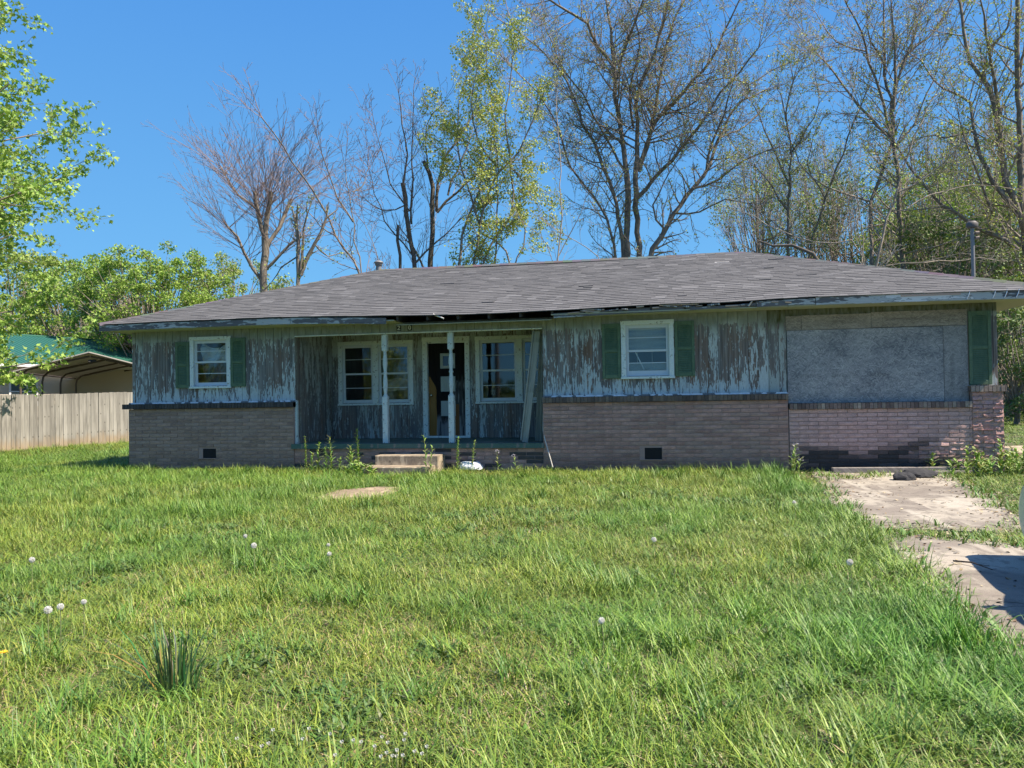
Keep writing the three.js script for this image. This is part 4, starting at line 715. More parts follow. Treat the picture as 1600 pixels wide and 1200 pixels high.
tree('bare_tree', 'largest bare tree with spreading limbs, behind the roof ridge', 42, 101, [
  { p: [[979, 408], [981, 340], [979, 272]], w: [15, 12], g: 1, t: 0, dz: 0 }, { p: [[999, 408], [994, 330], [993, 265]], w: [13, 10], g: 1, t: 0, dz: 0 },
  { p: [[980, 275], [975, 222], [961, 150], [962, 118], [928, 61], [918, 39], [868, 7], [840, -20]], w: [10, 3] }, { p: [[962, 125], [955, 64], [950, 21], [944, -30]], w: [7, 3] },
  { p: [[965, 124], [975, 82], [989, 43], [1007, -5], [1012, -40]], w: [6, 2.5] }, { p: [[993, 268], [996, 200], [993, 161], [1004, 122], [1018, 93], [1040, 25], [1050, -30]], w: [9, 3] },
  { p: [[1000, 262], [1018, 200], [1032, 118], [1043, 61], [1057, 25], [1082, -20]], w: [8, 2.5] }, { p: [[998, 268], [1025, 190], [1057, 154], [1093, 115], [1115, 86], [1136, 39], [1160, -10]], w: [9, 2.5] },
  { p: [[995, 310], [1014, 288], [1043, 258], [1065, 233], [1090, 200], [1122, 150], [1147, 122], [1185, 75]], w: [8, 2] },
  { p: [[974, 408], [968, 344], [950, 280], [932, 233], [910, 193], [900, 161], [875, 111], [832, 68], [800, 40]], w: [11, 2.5], g: 1, start: 0.45 }, { p: [[962, 408], [953, 355], [918, 294], [885, 247], [875, 204], [846, 154], [815, 120]], w: [8, 2], g: 1, start: 0.4 },
  { p: [[977, 268], [943, 211], [914, 154], [880, 110], [860, 60]], w: [5, 2] }, { p: [[990, 200], [985, 130], [1000, 70], [985, 10]], w: [5, 2] }, { p: [[1035, 180], [1080, 165], [1120, 120], [1175, 130], [1205, 110]], w: [4, 1.6] },
], bigO, bark, twigM, leafYellow);
tree('leaning_tree', 'bare tree leaning right, just right of the largest tree', 40, 102, [
  { p: [[1016, 406], [1035, 365], [1054, 333], [1083, 294], [1104, 265], [1126, 215], [1151, 165], [1190, 143]], w: [15, 3], g: 1, dz: 0.2, start: 0.3 },
  { p: [[1083, 294], [1120, 282], [1160, 250], [1200, 235]], w: [5, 2] }, { p: [[1104, 265], [1112, 220], [1135, 170], [1150, 110]], w: [5, 2] }, { p: [[1054, 333], [1095, 330], [1130, 312], [1170, 318]], w: [4, 1.6] }, { p: [[1126, 215], [1160, 200], [1200, 160]], w: [4, 1.6] }, { p: [[1040, 360], [1020, 330], [1040, 280], [1060, 250]], w: [4, 1.6] },
], { ...bigO, l0: 2.0, leaf: { n: 2, p: 0.25, size: 0.1, spread: 0.08 } }, bark, twigM, leafYellow);
tree('pollarded_tree', 'bare purple-twigged round tree with cut limbs, left behind the roof', 36, 103, [
  { p: [[411, 462], [412, 410], [414, 370]], w: [17, 14], g: 1, t: 0, dz: 0 }, { p: [[414, 372], [404, 325], [398, 298]], w: [9, 7], shoots: 26, sl: 4.1, fan: 1.25, t: 0 }, { p: [[414, 372], [420, 330], [424, 300]], w: [10, 8], shoots: 26, sl: 4.4, fan: 1.1, t: 0 },
  { p: [[412, 398], [436, 352], [455, 312]], w: [8, 7], shoots: 24, sl: 4.0, fan: 1.3, t: 0 }, { p: [[411, 440], [388, 405], [372, 375], [352, 350]], w: [7, 4], shoots: 24, sl: 3.4, fan: 1.4, t: 0 }, { p: [[411, 425], [440, 395], [470, 370]], w: [6, 4], shoots: 16, sl: 3.2, fan: 1.5, t: 0 }, { p: [[405, 330], [370, 300], [345, 260]], w: [5, 3], shoots: 16, sl: 3.2, fan: 1.4, t: 0 },
], { l0: 2, sp: 1.1, rmin: 0.008 }, bark, twigRed);
tree('stub_tree', 'short cut-off trunk with sparse yellow-green leaves beside the round bare tree', 33, 104, [
  { p: [[465, 440], [464, 390], [463, 352]], w: [8, 7], g: 1, dz: 0, l0: 1.0 }, { p: [[468, 430], [473, 380], [480, 335]], w: [5, 3], l0: 1.0 }, { p: [[470, 430], [483, 395], [500, 362], [510, 340]], w: [7, 5], l0: 1.0 }, { p: [[490, 380], [515, 400], [535, 395]], w: [3, 1.5], l0: 1.1 }, { p: [[466, 400], [440, 420], [425, 440]], w: [3, 1.5], l0: 1.1 },
], { l0: 1.0, sp: 0.5, levels: 1, dens: [2.5], leaf: { n: 4, p: 0.9, size: 0.085, spread: 0.12 } }, bark, twigM, leafYellow);
tree('slender_tree', 'two thin leaning bare stems left of the roof flue', 34, 105, [
  { p: [[566, 435], [530, 374], [506, 323], [482, 287], [458, 254], [437, 224], [410, 185]], w: [6, 2], g: 1, start: 0.3 }, { p: [[567, 435], [554, 368], [551, 338], [545, 302], [540, 262]], w: [4, 1.6], g: 1, start: 0.4 }, { p: [[552, 347], [530, 314], [515, 275], [503, 240]], w: [3.5, 1.5] }, { p: [[551, 300], [565, 294], [572, 270]], w: [2.5, 1.4] }, { p: [[527, 370], [500, 352], [480, 330]], w: [2.5, 1.2] }, { p: [[600, 440], [585, 390], [570, 350]], w: [2, 1.2], g: 1 },
], { l0: 2.0, sp: 0.4, dens: [2.5, 2.8], rmin: 0.0078 }, bark, twigRed);
tree('topped_tree', 'pair of dark topped trunks with upright shoots right of the roof flue', 36, 106, [
  { p: [[649, 428], [641, 362], [632, 308], [629, 286]], w: [10, 8], g: 1, t: 0, dz: 0, shoots: 10, sl: 3.2 }, { p: [[628, 430], [624, 390], [622, 352]], w: [7, 6], g: 1, t: 0, dz: 0, shoots: 5, sl: 2.2 },
  { p: [[630, 287], [635, 245], [626, 170], [623, 146]], w: [4, 1.2], l0: 1.4 }, { p: [[643, 350], [644, 215], [646, 140]], w: [4, 1.2], l0: 1.4 }, { p: [[640, 330], [612, 290], [600, 250], [590, 215]], w: [3, 1.2] }, { p: [[645, 400], [605, 350], [585, 300], [575, 260]], w: [3, 1.2] }, { p: [[650, 410], [690, 370], [712, 350]], w: [4, 2] }, { p: [[634, 320], [600, 330], [570, 310]], w: [2.5, 1.2] },
], { l0: 2.1, sp: 0.38, dens: [2.6, 3.0], rmin: 0.0078 }, barkDark, twigRed);
tree('topped_tree', 'dark forked trunk with a broken top, left of the leafy tree', 37, 107, [
  { p: [[673, 428], [677, 326], [672, 275], [662, 252]], w: [13, 8], g: 1, t: 0, dz: 0, shoots: 10, sl: 3 }, { p: [[682, 330], [684, 284], [698, 242], [716, 218], [734, 188]], w: [6, 3] }, { p: [[683, 332], [728, 287], [761, 266], [790, 255]], w: [5, 2] }, { p: [[664, 428], [655, 400], [645, 385]], w: [6, 4], g: 1, l0: 1.2 }, { p: [[700, 305], [712, 270], [722, 250], [735, 215]], w: [4, 2] }, { p: [[668, 265], [665, 200], [690, 165]], w: [3, 1.2] },
], { l0: 2.1, sp: 0.55, dens: [2.4, 2.8], rmin: 0.007, leaf: { n: 2, p: 0.08, size: 0.12, spread: 0.1 } }, barkDark, twigM, leafBright);
tree('budding_tree', 'many-stemmed tree with loose yellow-green leaves left of the largest tree', 35, 108, [
  { p: [[741, 424], [749, 350], [761, 302], [776, 275], [800, 251], [824, 212], [840, 170]], w: [8, 2.5], g: 1, start: 0.3 }, { p: [[717, 426], [722, 374], [735, 330], [748, 300]], w: [8, 4], g: 1, start: 0.5 }, { p: [[773, 424], [777, 350], [776, 260], [774, 200], [762, 110], [758, 60]], w: [4.5, 1.5], g: 1, start: 0.4 },
  { p: [[754, 424], [770, 380], [800, 332], [797, 260], [794, 224], [791, 170], [800, 100]], w: [6, 2], g: 1, start: 0.35 }, { p: [[800, 424], [782, 380], [752, 365]], w: [5, 3], g: 1, t: 0 }, { p: [[803, 424], [824, 368], [812, 338]], w: [4, 2.5], g: 1, l0: 1.2 }, { p: [[749, 350], [730, 290], [718, 240], [715, 170], [730, 120]], w: [4, 1.5] }, { p: [[776, 260], [745, 215], [735, 165], [745, 110]], w: [3.5, 1.4] }, { p: [[797, 260], [820, 290], [840, 320]], w: [3, 1.3] }, { p: [[776, 275], [740, 250], [710, 190]], w: [3, 1.3] },
], { l0: 2.1, sp: 0.5, dens: [2.8, 3.4], rmin: 0.007, leaf: { n: 13, p: 0.85, size: 0.1, spread: 0.2 } }, bark, twigM, leafYellow);
tree('sapling', 'thin straight bare sapling below the left limbs of the largest tree', 33, 109, [
  { p: [[872, 418], [876, 350], [876, 270], [872, 190], [870, 150]], w: [4, 1.2], g: 1, start: 0.3 }, { p: [[868, 418], [845, 370], [820, 350]], w: [2.5, 1], g: 1 }, { p: [[873, 400], [900, 350], [915, 310]], w: [2, 1] }, { p: [[940, 415], [900, 375], [870, 360]], w: [3, 1.2], g: 1 },
], { l0: 1.4, sp: 0.6, dens: [2, 2], rmin: 0.006, leaf: { n: 2, p: 0.15, size: 0.1, spread: 0.1 } }, barkPale, twigM, leafYellow);
tree('budding_tree', 'thin tree with a yellow budding top right of the leaning tree', 38, 110, [
  { p: [[1231, 404], [1235, 286], [1235, 235], [1228, 183], [1239, 128]], w: [7, 2.5], g: 1, start: 0.35 }, { p: [[1264, 400], [1290, 312], [1305, 268], [1327, 213], [1352, 147]], w: [7, 2], g: 1, start: 0.35 }, { p: [[1234, 290], [1210, 240], [1190, 190], [1175, 160]], w: [4, 1.4] }, { p: [[1232, 330], [1205, 290], [1180, 260]], w: [4, 1.4] }, { p: [[1235, 240], [1262, 200], [1280, 160]], w: [3.5, 1.4] }, { p: [[1290, 312], [1262, 260], [1270, 215]], w: [3, 1.4] }, { p: [[1215, 404], [1195, 340], [1178, 290]], w: [4, 1.5], g: 1 }, { p: [[1228, 190], [1222, 160], [1215, 140]], w: [2.5, 1.2] },
], { l0: 2.1, sp: 0.45, dens: [2.8, 3.4], rmin: 0.007, leaf: { n: 5, p: 0.55, size: 0.085, spread: 0.14 } }, bark, twigM, leafYellow);
tree('bare_tree', 'tall bare tree with upright branches behind the right roof slope', 36, 111, [
  { p: [[1411, 412], [1406, 340], [1404, 279], [1396, 220], [1393, 165], [1382, 103], [1380, 0], [1376, -40]], w: [12, 2.5], g: 1, start: 0.3 }, { p: [[1396, 172], [1400, 110], [1396, 37], [1392, -20]], w: [6, 2] }, { p: [[1393, 215], [1378, 147], [1352, 77], [1341, 37], [1316, -10]], w: [6, 2] }, { p: [[1390, 212], [1360, 185], [1338, 161], [1301, 114], [1261, 60]], w: [6, 1.8] }, { p: [[1398, 150], [1415, 92], [1459, 48], [1495, -10]], w: [5, 1.8] },
  { p: [[1362, 402], [1362, 360], [1360, 315], [1385, 253], [1396, 216]], w: [8, 6], g: 1, l0: 1.2 }, { p: [[1360, 315], [1301, 297], [1257, 268], [1235, 220]], w: [4, 1.6], m: barkPale }, { p: [[1383, 105], [1360, 60], [1355, 10]], w: [4, 1.6] }, { p: [[1397, 110], [1425, 70], [1440, 10]], w: [4, 1.6] }, { p: [[1352, 80], [1300, 60], [1275, 20]], w: [3, 1.3] }, { p: [[1400, 230], [1430, 190], [1455, 130], [1470, 80]], w: [4, 1.5] },
], { l0: 2.6, sp: 0.38, dens: [2.9, 3.8], rmin: 0.0078, leaf: { n: 2, p: 0.5, size: 0.085, spread: 0.08 } }, bark, twigM, leafYellow);
tree('pale_tree', 'light barked slanting tree and arching boughs behind the right roof', 31, 112, [
  { p: [[1371, 416], [1385, 348], [1404, 293], [1429, 216], [1473, 121]], w: [8, 1.8], g: 1, start: 0.3 }, { p: [[1404, 300], [1460, 268], [1500, 225], [1525, 180]], w: [3.5, 1.3] }, { p: [[1412, 330], [1470, 300], [1530, 290], [1595, 296]], w: [3, 1.2] }, { p: [[1350, 414], [1342, 388], [1327, 374], [1300, 380], [1268, 376], [1224, 363], [1180, 338]], w: [5, 1.6], g: 1 }, { p: [[1352, 412], [1345, 350], [1330, 250], [1326, 180]], w: [2.5, 1], g: 1 }, { p: [[1345, 400], [1338, 330], [1345, 230]], w: [2.2, 1], g: 1 }, { p: [[1420, 412], [1470, 408], [1532, 404], [1600, 412]], w: [2.4, 1.2] }, { p: [[1380, 416], [1437, 409], [1500, 396]], w: [2.4, 1.2] },
], { l0: 1.7, sp: 0.6, dens: [2.0, 2.0], rmin: 0.006 }, barkPale, twigPale);
tree('woodland_tree', 'big dark limbed tree at the right edge of the view', 33, 113, [
  { p: [[1604, 420], [1600, 359], [1569, 271], [1561, 205], [1543, 136], [1517, 92], [1499, 0], [1490, -40]], w: [18, 4], g: 1, start: 0.25 }, { p: [[1596, 330], [1594, 220], [1591, 110], [1591, -40]], w: [11, 7], t: 1 }, { p: [[1585, 325], [1543, 271], [1521, 205], [1514, 158], [1470, 136], [1440, 95]], w: [9, 2.5] }, { p: [[1563, 180], [1552, 110], [1547, 73], [1532, 0]], w: [7, 2.5] }, { p: [[1590, 390], [1572, 378], [1517, 348], [1466, 312], [1418, 253], [1398, 222]], w: [9, 3] }, { p: [[1575, 372], [1540, 304], [1510, 220], [1500, 190]], w: [6, 2] }, { p: [[1592, 120], [1610, 60], [1640, 10]], w: [6, 2] }, { p: [[1520, 205], [1480, 215], [1440, 212], [1410, 240]], w: [4, 1.5] }, { p: [[1547, 75], [1575, 40], [1580, 0]], w: [5, 2] }, { p: [[1600, 300], [1640, 250], [1680, 180]], w: [8, 3] },
], { l0: 2.6, sp: 0.5, dens: [2.8, 3.4], rmin: 0.0075, leaf: { n: 4, p: 0.6, size: 0.095, spread: 0.14 } }, bark, twigM, leafYellow);
{ const r = rng(5); // mossy fallen trunk behind the roof
  const A = at(1185, 376, 29), B = at(1275, 392, 28); const o = single('fallen_tree', new MB().tube([A, A.clone().lerp(B, 0.25).add(V(0, -0.12, 0.1)), A.clone().lerp(B, 0.6).add(V(0, 0.05, 0)), B.clone().add(V(-0.1, -0.1, 0)), V(B.x + 0.25, B.y - 0.7, B.z), V(B.x + 0.5, 0, B.z)], [0.025, 0.04, 0.055, 0.065, 0.075, 0.1], 9).geo(), barkDark, 'dark mossy leaning trunk low behind the roof, left of the pale tree', 'tree trunk');
}

// leafy crowns: clumps of leaves through the volume round real limbs
function crown(name, label, c, rad, n, size, lm, seed, o = {}) {
  const r = rng(seed), T = thing(name, label, o.cat || 'tree', [c.x, 0, c.z], 0, o.group), lf = new MB(), wood = new MB(), tr = new MB();
  const top = V(0, c.y, 0), h0 = o.trunk ?? (c.y - rad.y * 0.6);
  if (h0 > 0) tr.tube([V(0, -0.1, 0), V(0.08, h0 * 0.6, 0.05), V(0, h0 + rad.y * 0.5, 0)], [rad.x * 0.05 + 0.05, rad.x * 0.04 + 0.03, 0.03], 8);
  const K = o.clumps || 60, per = Math.round(n / K);
  for (let k = 0; k < K; k++) {
    let d = rdir(r), f = Math.cbrt(0.12 + 0.88 * r()) * (0.8 + 0.3 * r()); if (o.flat && d.y < -0.4) d.y *= -0.5;
    const q = V(d.x * rad.x * f, c.y + d.y * rad.y * f, d.z * rad.z * f); if (q.y < 0.15) q.y = 0.15 + r() * 0.5;
    const hs = h0 * (0.35 + 0.65 * r()), mid = V(q.x * 0.5 + (r() - 0.5) * 0.5, Math.max(h0 * 0.6, hs + (q.y - hs) * 0.42), q.z * 0.5 + (r() - 0.5) * 0.5), m1 = V(q.x * 0.2 + (r() - 0.5) * 0.3, hs + (mid.y - hs) * 0.45, q.z * 0.2 + (r() - 0.5) * 0.3); wood.tube([V(0, hs, 0), m1, mid, q], [0.02 + rad.x * 0.012, 0.018 + rad.x * 0.009, 0.015 + rad.x * 0.005, 0.008], 4);
    const cr = (o.cr || 0.22) * (rad.x + rad.y) / 2 * (0.6 + 0.7 * r());
    for (let s = 0; s < (o.loose ? 16 : 9); s++) { const e = q.clone().addScaledVector(rdir(r), cr * (0.7 + 0.5 * r())), st = o.loose ? mid.clone().lerp(q, 0.3 + 0.7 * r()) : q, bend = st.clone().lerp(e, 0.5).addScaledVector(rdir(r), cr * 0.18); wood.tube([st, bend, e], [0.010, 0.008, 0.005], 3); }
    for (let i = 0; i < per; i++) { const e = rdir(r).multiplyScalar(cr * Math.cbrt(r())); e.y *= 0.75; leaf(lf, q.clone().add(e), size * (0.6 + 0.7 * r()), r, o.lobed); }
  }
  triTotal += lf.tris + wood.tris;
  if (tr.p.length) part('trunk', tr.geo(), bark, T); part('twigs', wood.geo(), twigM, T, null, 'stuff'); part('foliage', lf.geo(), lm, T, null, 'stuff'); return T;
}
crown('leafy_tree', 'round bright green tree behind the carport, left of the house roof', at(238, 475, 46), V(5.0, 3.5, 4.5), 36000, 0.13, leafBright, 201, { clumps: 260, cr: 0.12 });
crown('leafy_tree', 'bright green tree behind the green metal roof', at(120, 492, 52), V(4.2, 3.8, 4.0), 20000, 0.15, leafBright, 202, { clumps: 160, cr: 0.13 });
crown('leafy_tree', 'lower leafy tree between the round tree and the pollarded tree', at(372, 462, 48), V(3.6, 2.6, 3.2), 9000, 0.12, leafMid, 203, { clumps: 110, cr: 0.15 });
crown('leafy_tree', 'leafy tree far left behind the neighbour house', at(20, 470, 56), V(6.5, 5, 5), 12000, 0.25, leafMid, 204, { clumps: 90, cr: 0.16, lobed: 1 });
// woods behind the right side
const woods = [[1190, 330, 52, 3.2, 3.2, leafMid], [1265, 320, 50, 3.0, 3.6, leafMid], [1330, 350, 46, 2.6, 3.0, leafDeep], [1430, 345, 42, 3.0, 3.2, leafBright], [1500, 330, 44, 3.4, 3.8, leafMid], [1570, 360, 38, 3.2, 3.2, leafBright], [1480, 400, 36, 2.8, 2.4, leafDeep], [1410, 395, 40, 2.4, 2.2, leafMid], [1560, 250, 50, 4.2, 4.6, leafYellow], [1450, 265, 52, 3.6, 4.2, leafYellow], [1640, 330, 40, 3.8, 5.0, leafMid], [1300, 260, 56, 3.4, 3.8, leafYellow], [1180, 250, 58, 2.8, 3.2, leafYellow]];
const woodNames = ['low green thicket tree behind the leaning tree', 'mid green thicket tree left of the tall upright tree', 'dark green thicket tree at the foot of the tall upright tree', 'bright leafy tree behind the slanting pale tree', 'mid green tree left of the service mast', 'bright green tree right of the service mast', 'dark thicket tree just left of the service mast', 'low mid green tree behind the slanting pale trunk', 'thin yellow-green crown behind the big dark limbed tree', 'thin yellow-green crown above the slanting pale tree', 'mid green tree at the far right edge', 'thin yellow-green crown between the budding tree and tall tree', 'thin yellow-green crown behind the leaning tree top'];
woods.forEach(([px, py, d, rx, ry, lm], i) => crown('thicket_tree', woodNames[i], at(px, py, d), V(rx, ry, rx), (lm === leafYellow ? 2600 : 5600) * (px < 1340 ? 0.4 : 0.95), 0.13, lm, 300 + i, { clumps: px < 1340 ? 34 : lm === leafYellow ? 60 : 110, cr: px < 1340 ? 0.34 : 0.22, loose: px < 1340 || lm === leafYellow }));
const under = [[1585, 560, 30, 1.5, 2.4, leafDeep], [1620, 520, 33, 2.2, 3.0, leafMid], [1575, 500, 36, 1.8, 2.6, leafDeep], [1600, 600, 40, 2.6, 1.6, leafMid], [1680, 560, 36, 2.6, 3.0, leafDeep], [1560, 450, 40, 2.4, 2.4, leafMid]];
const underNames = ['dark shrub against the right end of the house, in the woods', 'mid green shrub at the right edge beside the eave', 'dark tall shrub close behind the right eave', 'low green shrub at the edge of the back grass', 'dark shrub beyond the right edge of the house', 'green shrub above the right eave corner'];
under.forEach(([px, py, d, rx, ry, lm], i) => crown('thicket_shrub', underNames[i], at(px, py, d), V(rx, ry, rx), 4200, 0.13, lm, 400 + i, { clumps: 60, cat: 'shrub' }));
{ // far wood that closes the gaps: one mass
  const r = rng(9), lf = new MB(), w = new MB();
  for (let i = 0; i < 15000; i++) { const a = (r() * 1.05 - 0.12), d = 62 + r() * 16, p = at(1600 + (a - 0.5) * 900, 600, d); p.y = Math.pow(r(), 1.4) * (5.5 + 6 * fbm(a * 9, 2, 3)); leaf(lf, p, 0.42 * (0.6 + r()), r); }
  for (let i = 0; i < 150; i++) { const p = at(1150 + r() * 750, 600, 60 + r() * 16), h = 6 + r() * 8; w.tube([V(p.x, 0, p.z), V(p.x + (r() - 0.5) * 1.5, h * 0.5, p.z), V(p.x + (r() - 0.5) * 3, h, p.z)], [0.16, 0.1, 0.02], 5); }
  const T = thing('far_wood', 'distant green wood behind the trees on the right', 'woods'); T.userData.kind = 'stuff'; part('foliage', lf.geo(), leafMid, T, null, 'stuff'); part('trunks', w.geo(), bark, T, null, 'stuff');
  // low tree line all round the far field
  const l2 = new MB(); for (let i = 0; i < 9000; i++) { const a = r() * 6.2832, d = 170 + r() * 40; leaf(l2, V(Math.cos(a) * d, Math.pow(r(), 1.3) * (4 + 5 * fbm(a * 6, 4, 3)), Math.sin(a) * d), 2.2 * (0.5 + r()), r); }
  const T2 = thing('tree_line', 'far low line of trees along the horizon', 'tree line'); T2.userData.kind = 'stuff'; part('foliage', l2.geo(), leafDeep, T2, null, 'stuff');
}
// near maple on the left, trunk outside the view
{
  const r = rng(41), o = at(-280, 600, 19.5); const T = thing('maple_tree', 'leafy maple in fresh leaf at the left edge before the fence', 'tree', [o.x, 0, o.z]);
  const tr = new MB(), acc = { tw: new MB(), lf: new MB() }; tr.tube([V(0, -0.1, 0), V(0.1, 2.2, 0), V(0, 5, 0.1), V(0.15, 9, 0), V(0.1, 15, 0)], [0.34, 0.25, 0.2, 0.14, 0.04], 12, null, 0.5);
  const gp = { wander: 0.16, up: 0.03, angle: 0.7, levels: 2, dens: [2.3, 3.0], rmin: 0.005, ratio: 0.44, leaf: { n: 19, p: 0.97, size: 0.14, spread: 0.13, lobed: 1 } };
  for (let k = 0; k < 140; k++) {
    const y = 1.9 + 12.6 * Math.pow((k + r()) / 140, 1.14), a = k * 2.4 + r() * 0.5, L = (y < 3.2 ? 4.4 : 5.6 * Math.pow(clamp(1.15 - (y - 3) / 14.5, 0.2, 1), 0.8)) * (0.75 + 0.4 * r());
    const up = y < 3.5 ? -0.02 : 0.30 + 0.03 * y; const d = V(Math.cos(a), up, Math.sin(a)).normalize();
    grow(acc, V(0.05, y, 0), d, L, 0.045, 0, gp, r);
  }
  triTotal += acc.lf.tris + acc.tw.tris;
  part('trunk', tr.geo(), bark, T); part('twigs', acc.tw.geo(), twigM, T, null, 'stuff'); part('foliage', acc.lf.geo(), leafM([0.28, 0.44, 0.065]), T, null, 'stuff');
}

// ------------------------------------------------------------------ left: fence, carport, neighbour house
{
  const A = V(-20.9, 0, 1.0), B = V(-17.9, 0, -12.0), L = A.distanceTo(B), ang = Math.atan2(-(B.z - A.z), B.x - A.x);
  const f = thing('board_fence', 'weathered grey board fence left of the house, clay stained at its foot', 'fence', [A.x, 0, A.z], ang);
  const pt = tex(512, 512, (u, v) => { const g = fbm(u * 30, v * 4, 4), n = fbm(u * 5, v * 5, 3); let c = mix3([0.13, 0.125, 0.112], [0.42, 0.405, 0.37], g * 0.75 + n * 0.25); const st = sst(0.27, 0.06, v + (fbm(u * 22, v * 4, 3) - 0.5) * 0.25); c = mix3(c, [0.33, 0.235, 0.135], st * 0.6); const kn = Math.hypot((u * 9 % 1) - 0.5, (v * 6 % 1) - 0.5); if (kn < 0.09 && h2(Math.floor(u * 9), Math.floor(v * 6)) > 0.75) c = c.map(x => x * 0.45); return c; }, true);
  const r = rng(12), mats = [1, 0.82, 1.12, 0.92].map(k => mat([k, k * 0.99, k * 0.96], { map: pt, roughness: 0.95 })), W = 0.142, vars = [];
  for (let k = 0; k < 10; k++) { const u0 = r(), h = 1.80 + (r() - 0.5) * 0.03, m = new MB(); m.box(0.003, W - 0.004 - r() * 0.004, 0.02, h, -0.009, 0.009, (x, y) => [u0 + x * 0.55, y / 1.85]); vars.push(m.geo()); }
  for (let x = 0; x < L; x += W) { const p = part('picket', vars[Math.floor(r() * 10)], mats[Math.floor(r() * 4)], f); p.position.set(x, 0.035 * Math.sin(x * 0.7), (r() - 0.5) * 0.012); p.rotation.z = (r() - 0.5) * 0.008; p.rotation.y = (r() - 0.5) * 0.05; }
  for (const y of [0.35, 0.95, 1.55]) part('rail', new MB().box(0, L, y, y + 0.085, -0.05, -0.012).geo(), mats[1], f);
  for (let x = 0.3; x < L; x += 2.4) part('post', new MB().box(x, x + 0.09, 0, 1.75, -0.145, -0.052).geo(), mats[1], f);
}
{
  const c = thing('carport', 'open metal carport with brown frame and beige roof behind the fence', 'carport', [-22.4, 0, -12.3], 0.496);
  const W = 2.45, EH = 2.84, PH = 3.45, LEN = 12.4, R = 0.3, fm = mat([0.11, 0.085, 0.07], { roughness: 0.6 });
  const sheet = mat([0.50, 0.46, 0.40], { roughness: 0.6, metalness: 0.2 });
  const prof = s => { const p = []; for (const t of [-1, 1]) { } return p; };
  for (let k = 0; k < 5; k++) { const z = -k * 3.05 - 0.06, g = new MB(); for (const s of [-1, 1]) { const pts = [V(s * W, 0, z), V(s * W, EH - 0.45, z), V(s * (W - 0.05), EH - 0.22, z), V(s * (W - 0.25), EH - 0.02, z), V(s * 0.02, PH - 0.12, z)]; const o = part('leg', new MB().tube(pts, [0.045, 0.045, 0.045, 0.045, 0.04], 8).geo(), fm, c); } }
  for (const s of [-1, 1]) {
    const g = new MB(), n = 36; // ribbed sheet
    const P = i => { const f = i / n, x = s * (W + 0.18) * (1 - f), y = EH - 0.12 + (PH - EH + 0.12) * f, b = (i % 4 < 2) ? 0.018 : 0; return [x, y + b]; };
    for (let i = 0; i < n; i++) { const a = P(i), b = P(i + 1); g.quad([a[0], a[1], 0.15], [b[0], b[1], 0.15], [b[0], b[1], -LEN], [a[0], a[1], -LEN]); }
    part('roof_sheet', g.geo(), sheet, c);
    const tr = part('roof_trim', new MB().tube([V(s * (W + 0.2), EH - 0.13, 0.16), V(0, PH + 0.02, 0.16)], [0.04, 0.04], 4).geo(), mat([0.26, 0.24, 0.21], { roughness: 0.6 }), c);
    part('roof_trim', new MB().tube([V(s * (W + 0.2), EH - 0.13, 0.16), V(s * (W + 0.2), EH - 0.13, -LEN)], [0.03, 0.03], 4).geo(), fm, c);
  }
  const lamp = new THREE.BoxGeometry(0.22, 0.1, 0.12); lamp.translate(0.1, PH - 0.3, -0.1); part('light_fitting', mergeGeometries([lamp.toNonIndexed(), (() => { const g = new THREE.CylinderGeometry(0.05, 0.07, 0.14, 10).toNonIndexed(); g.rotateX(1.2); g.translate(0.0, PH - 0.33, 0); return g; })()]), mat([0.05, 0.045, 0.04]), c);
}
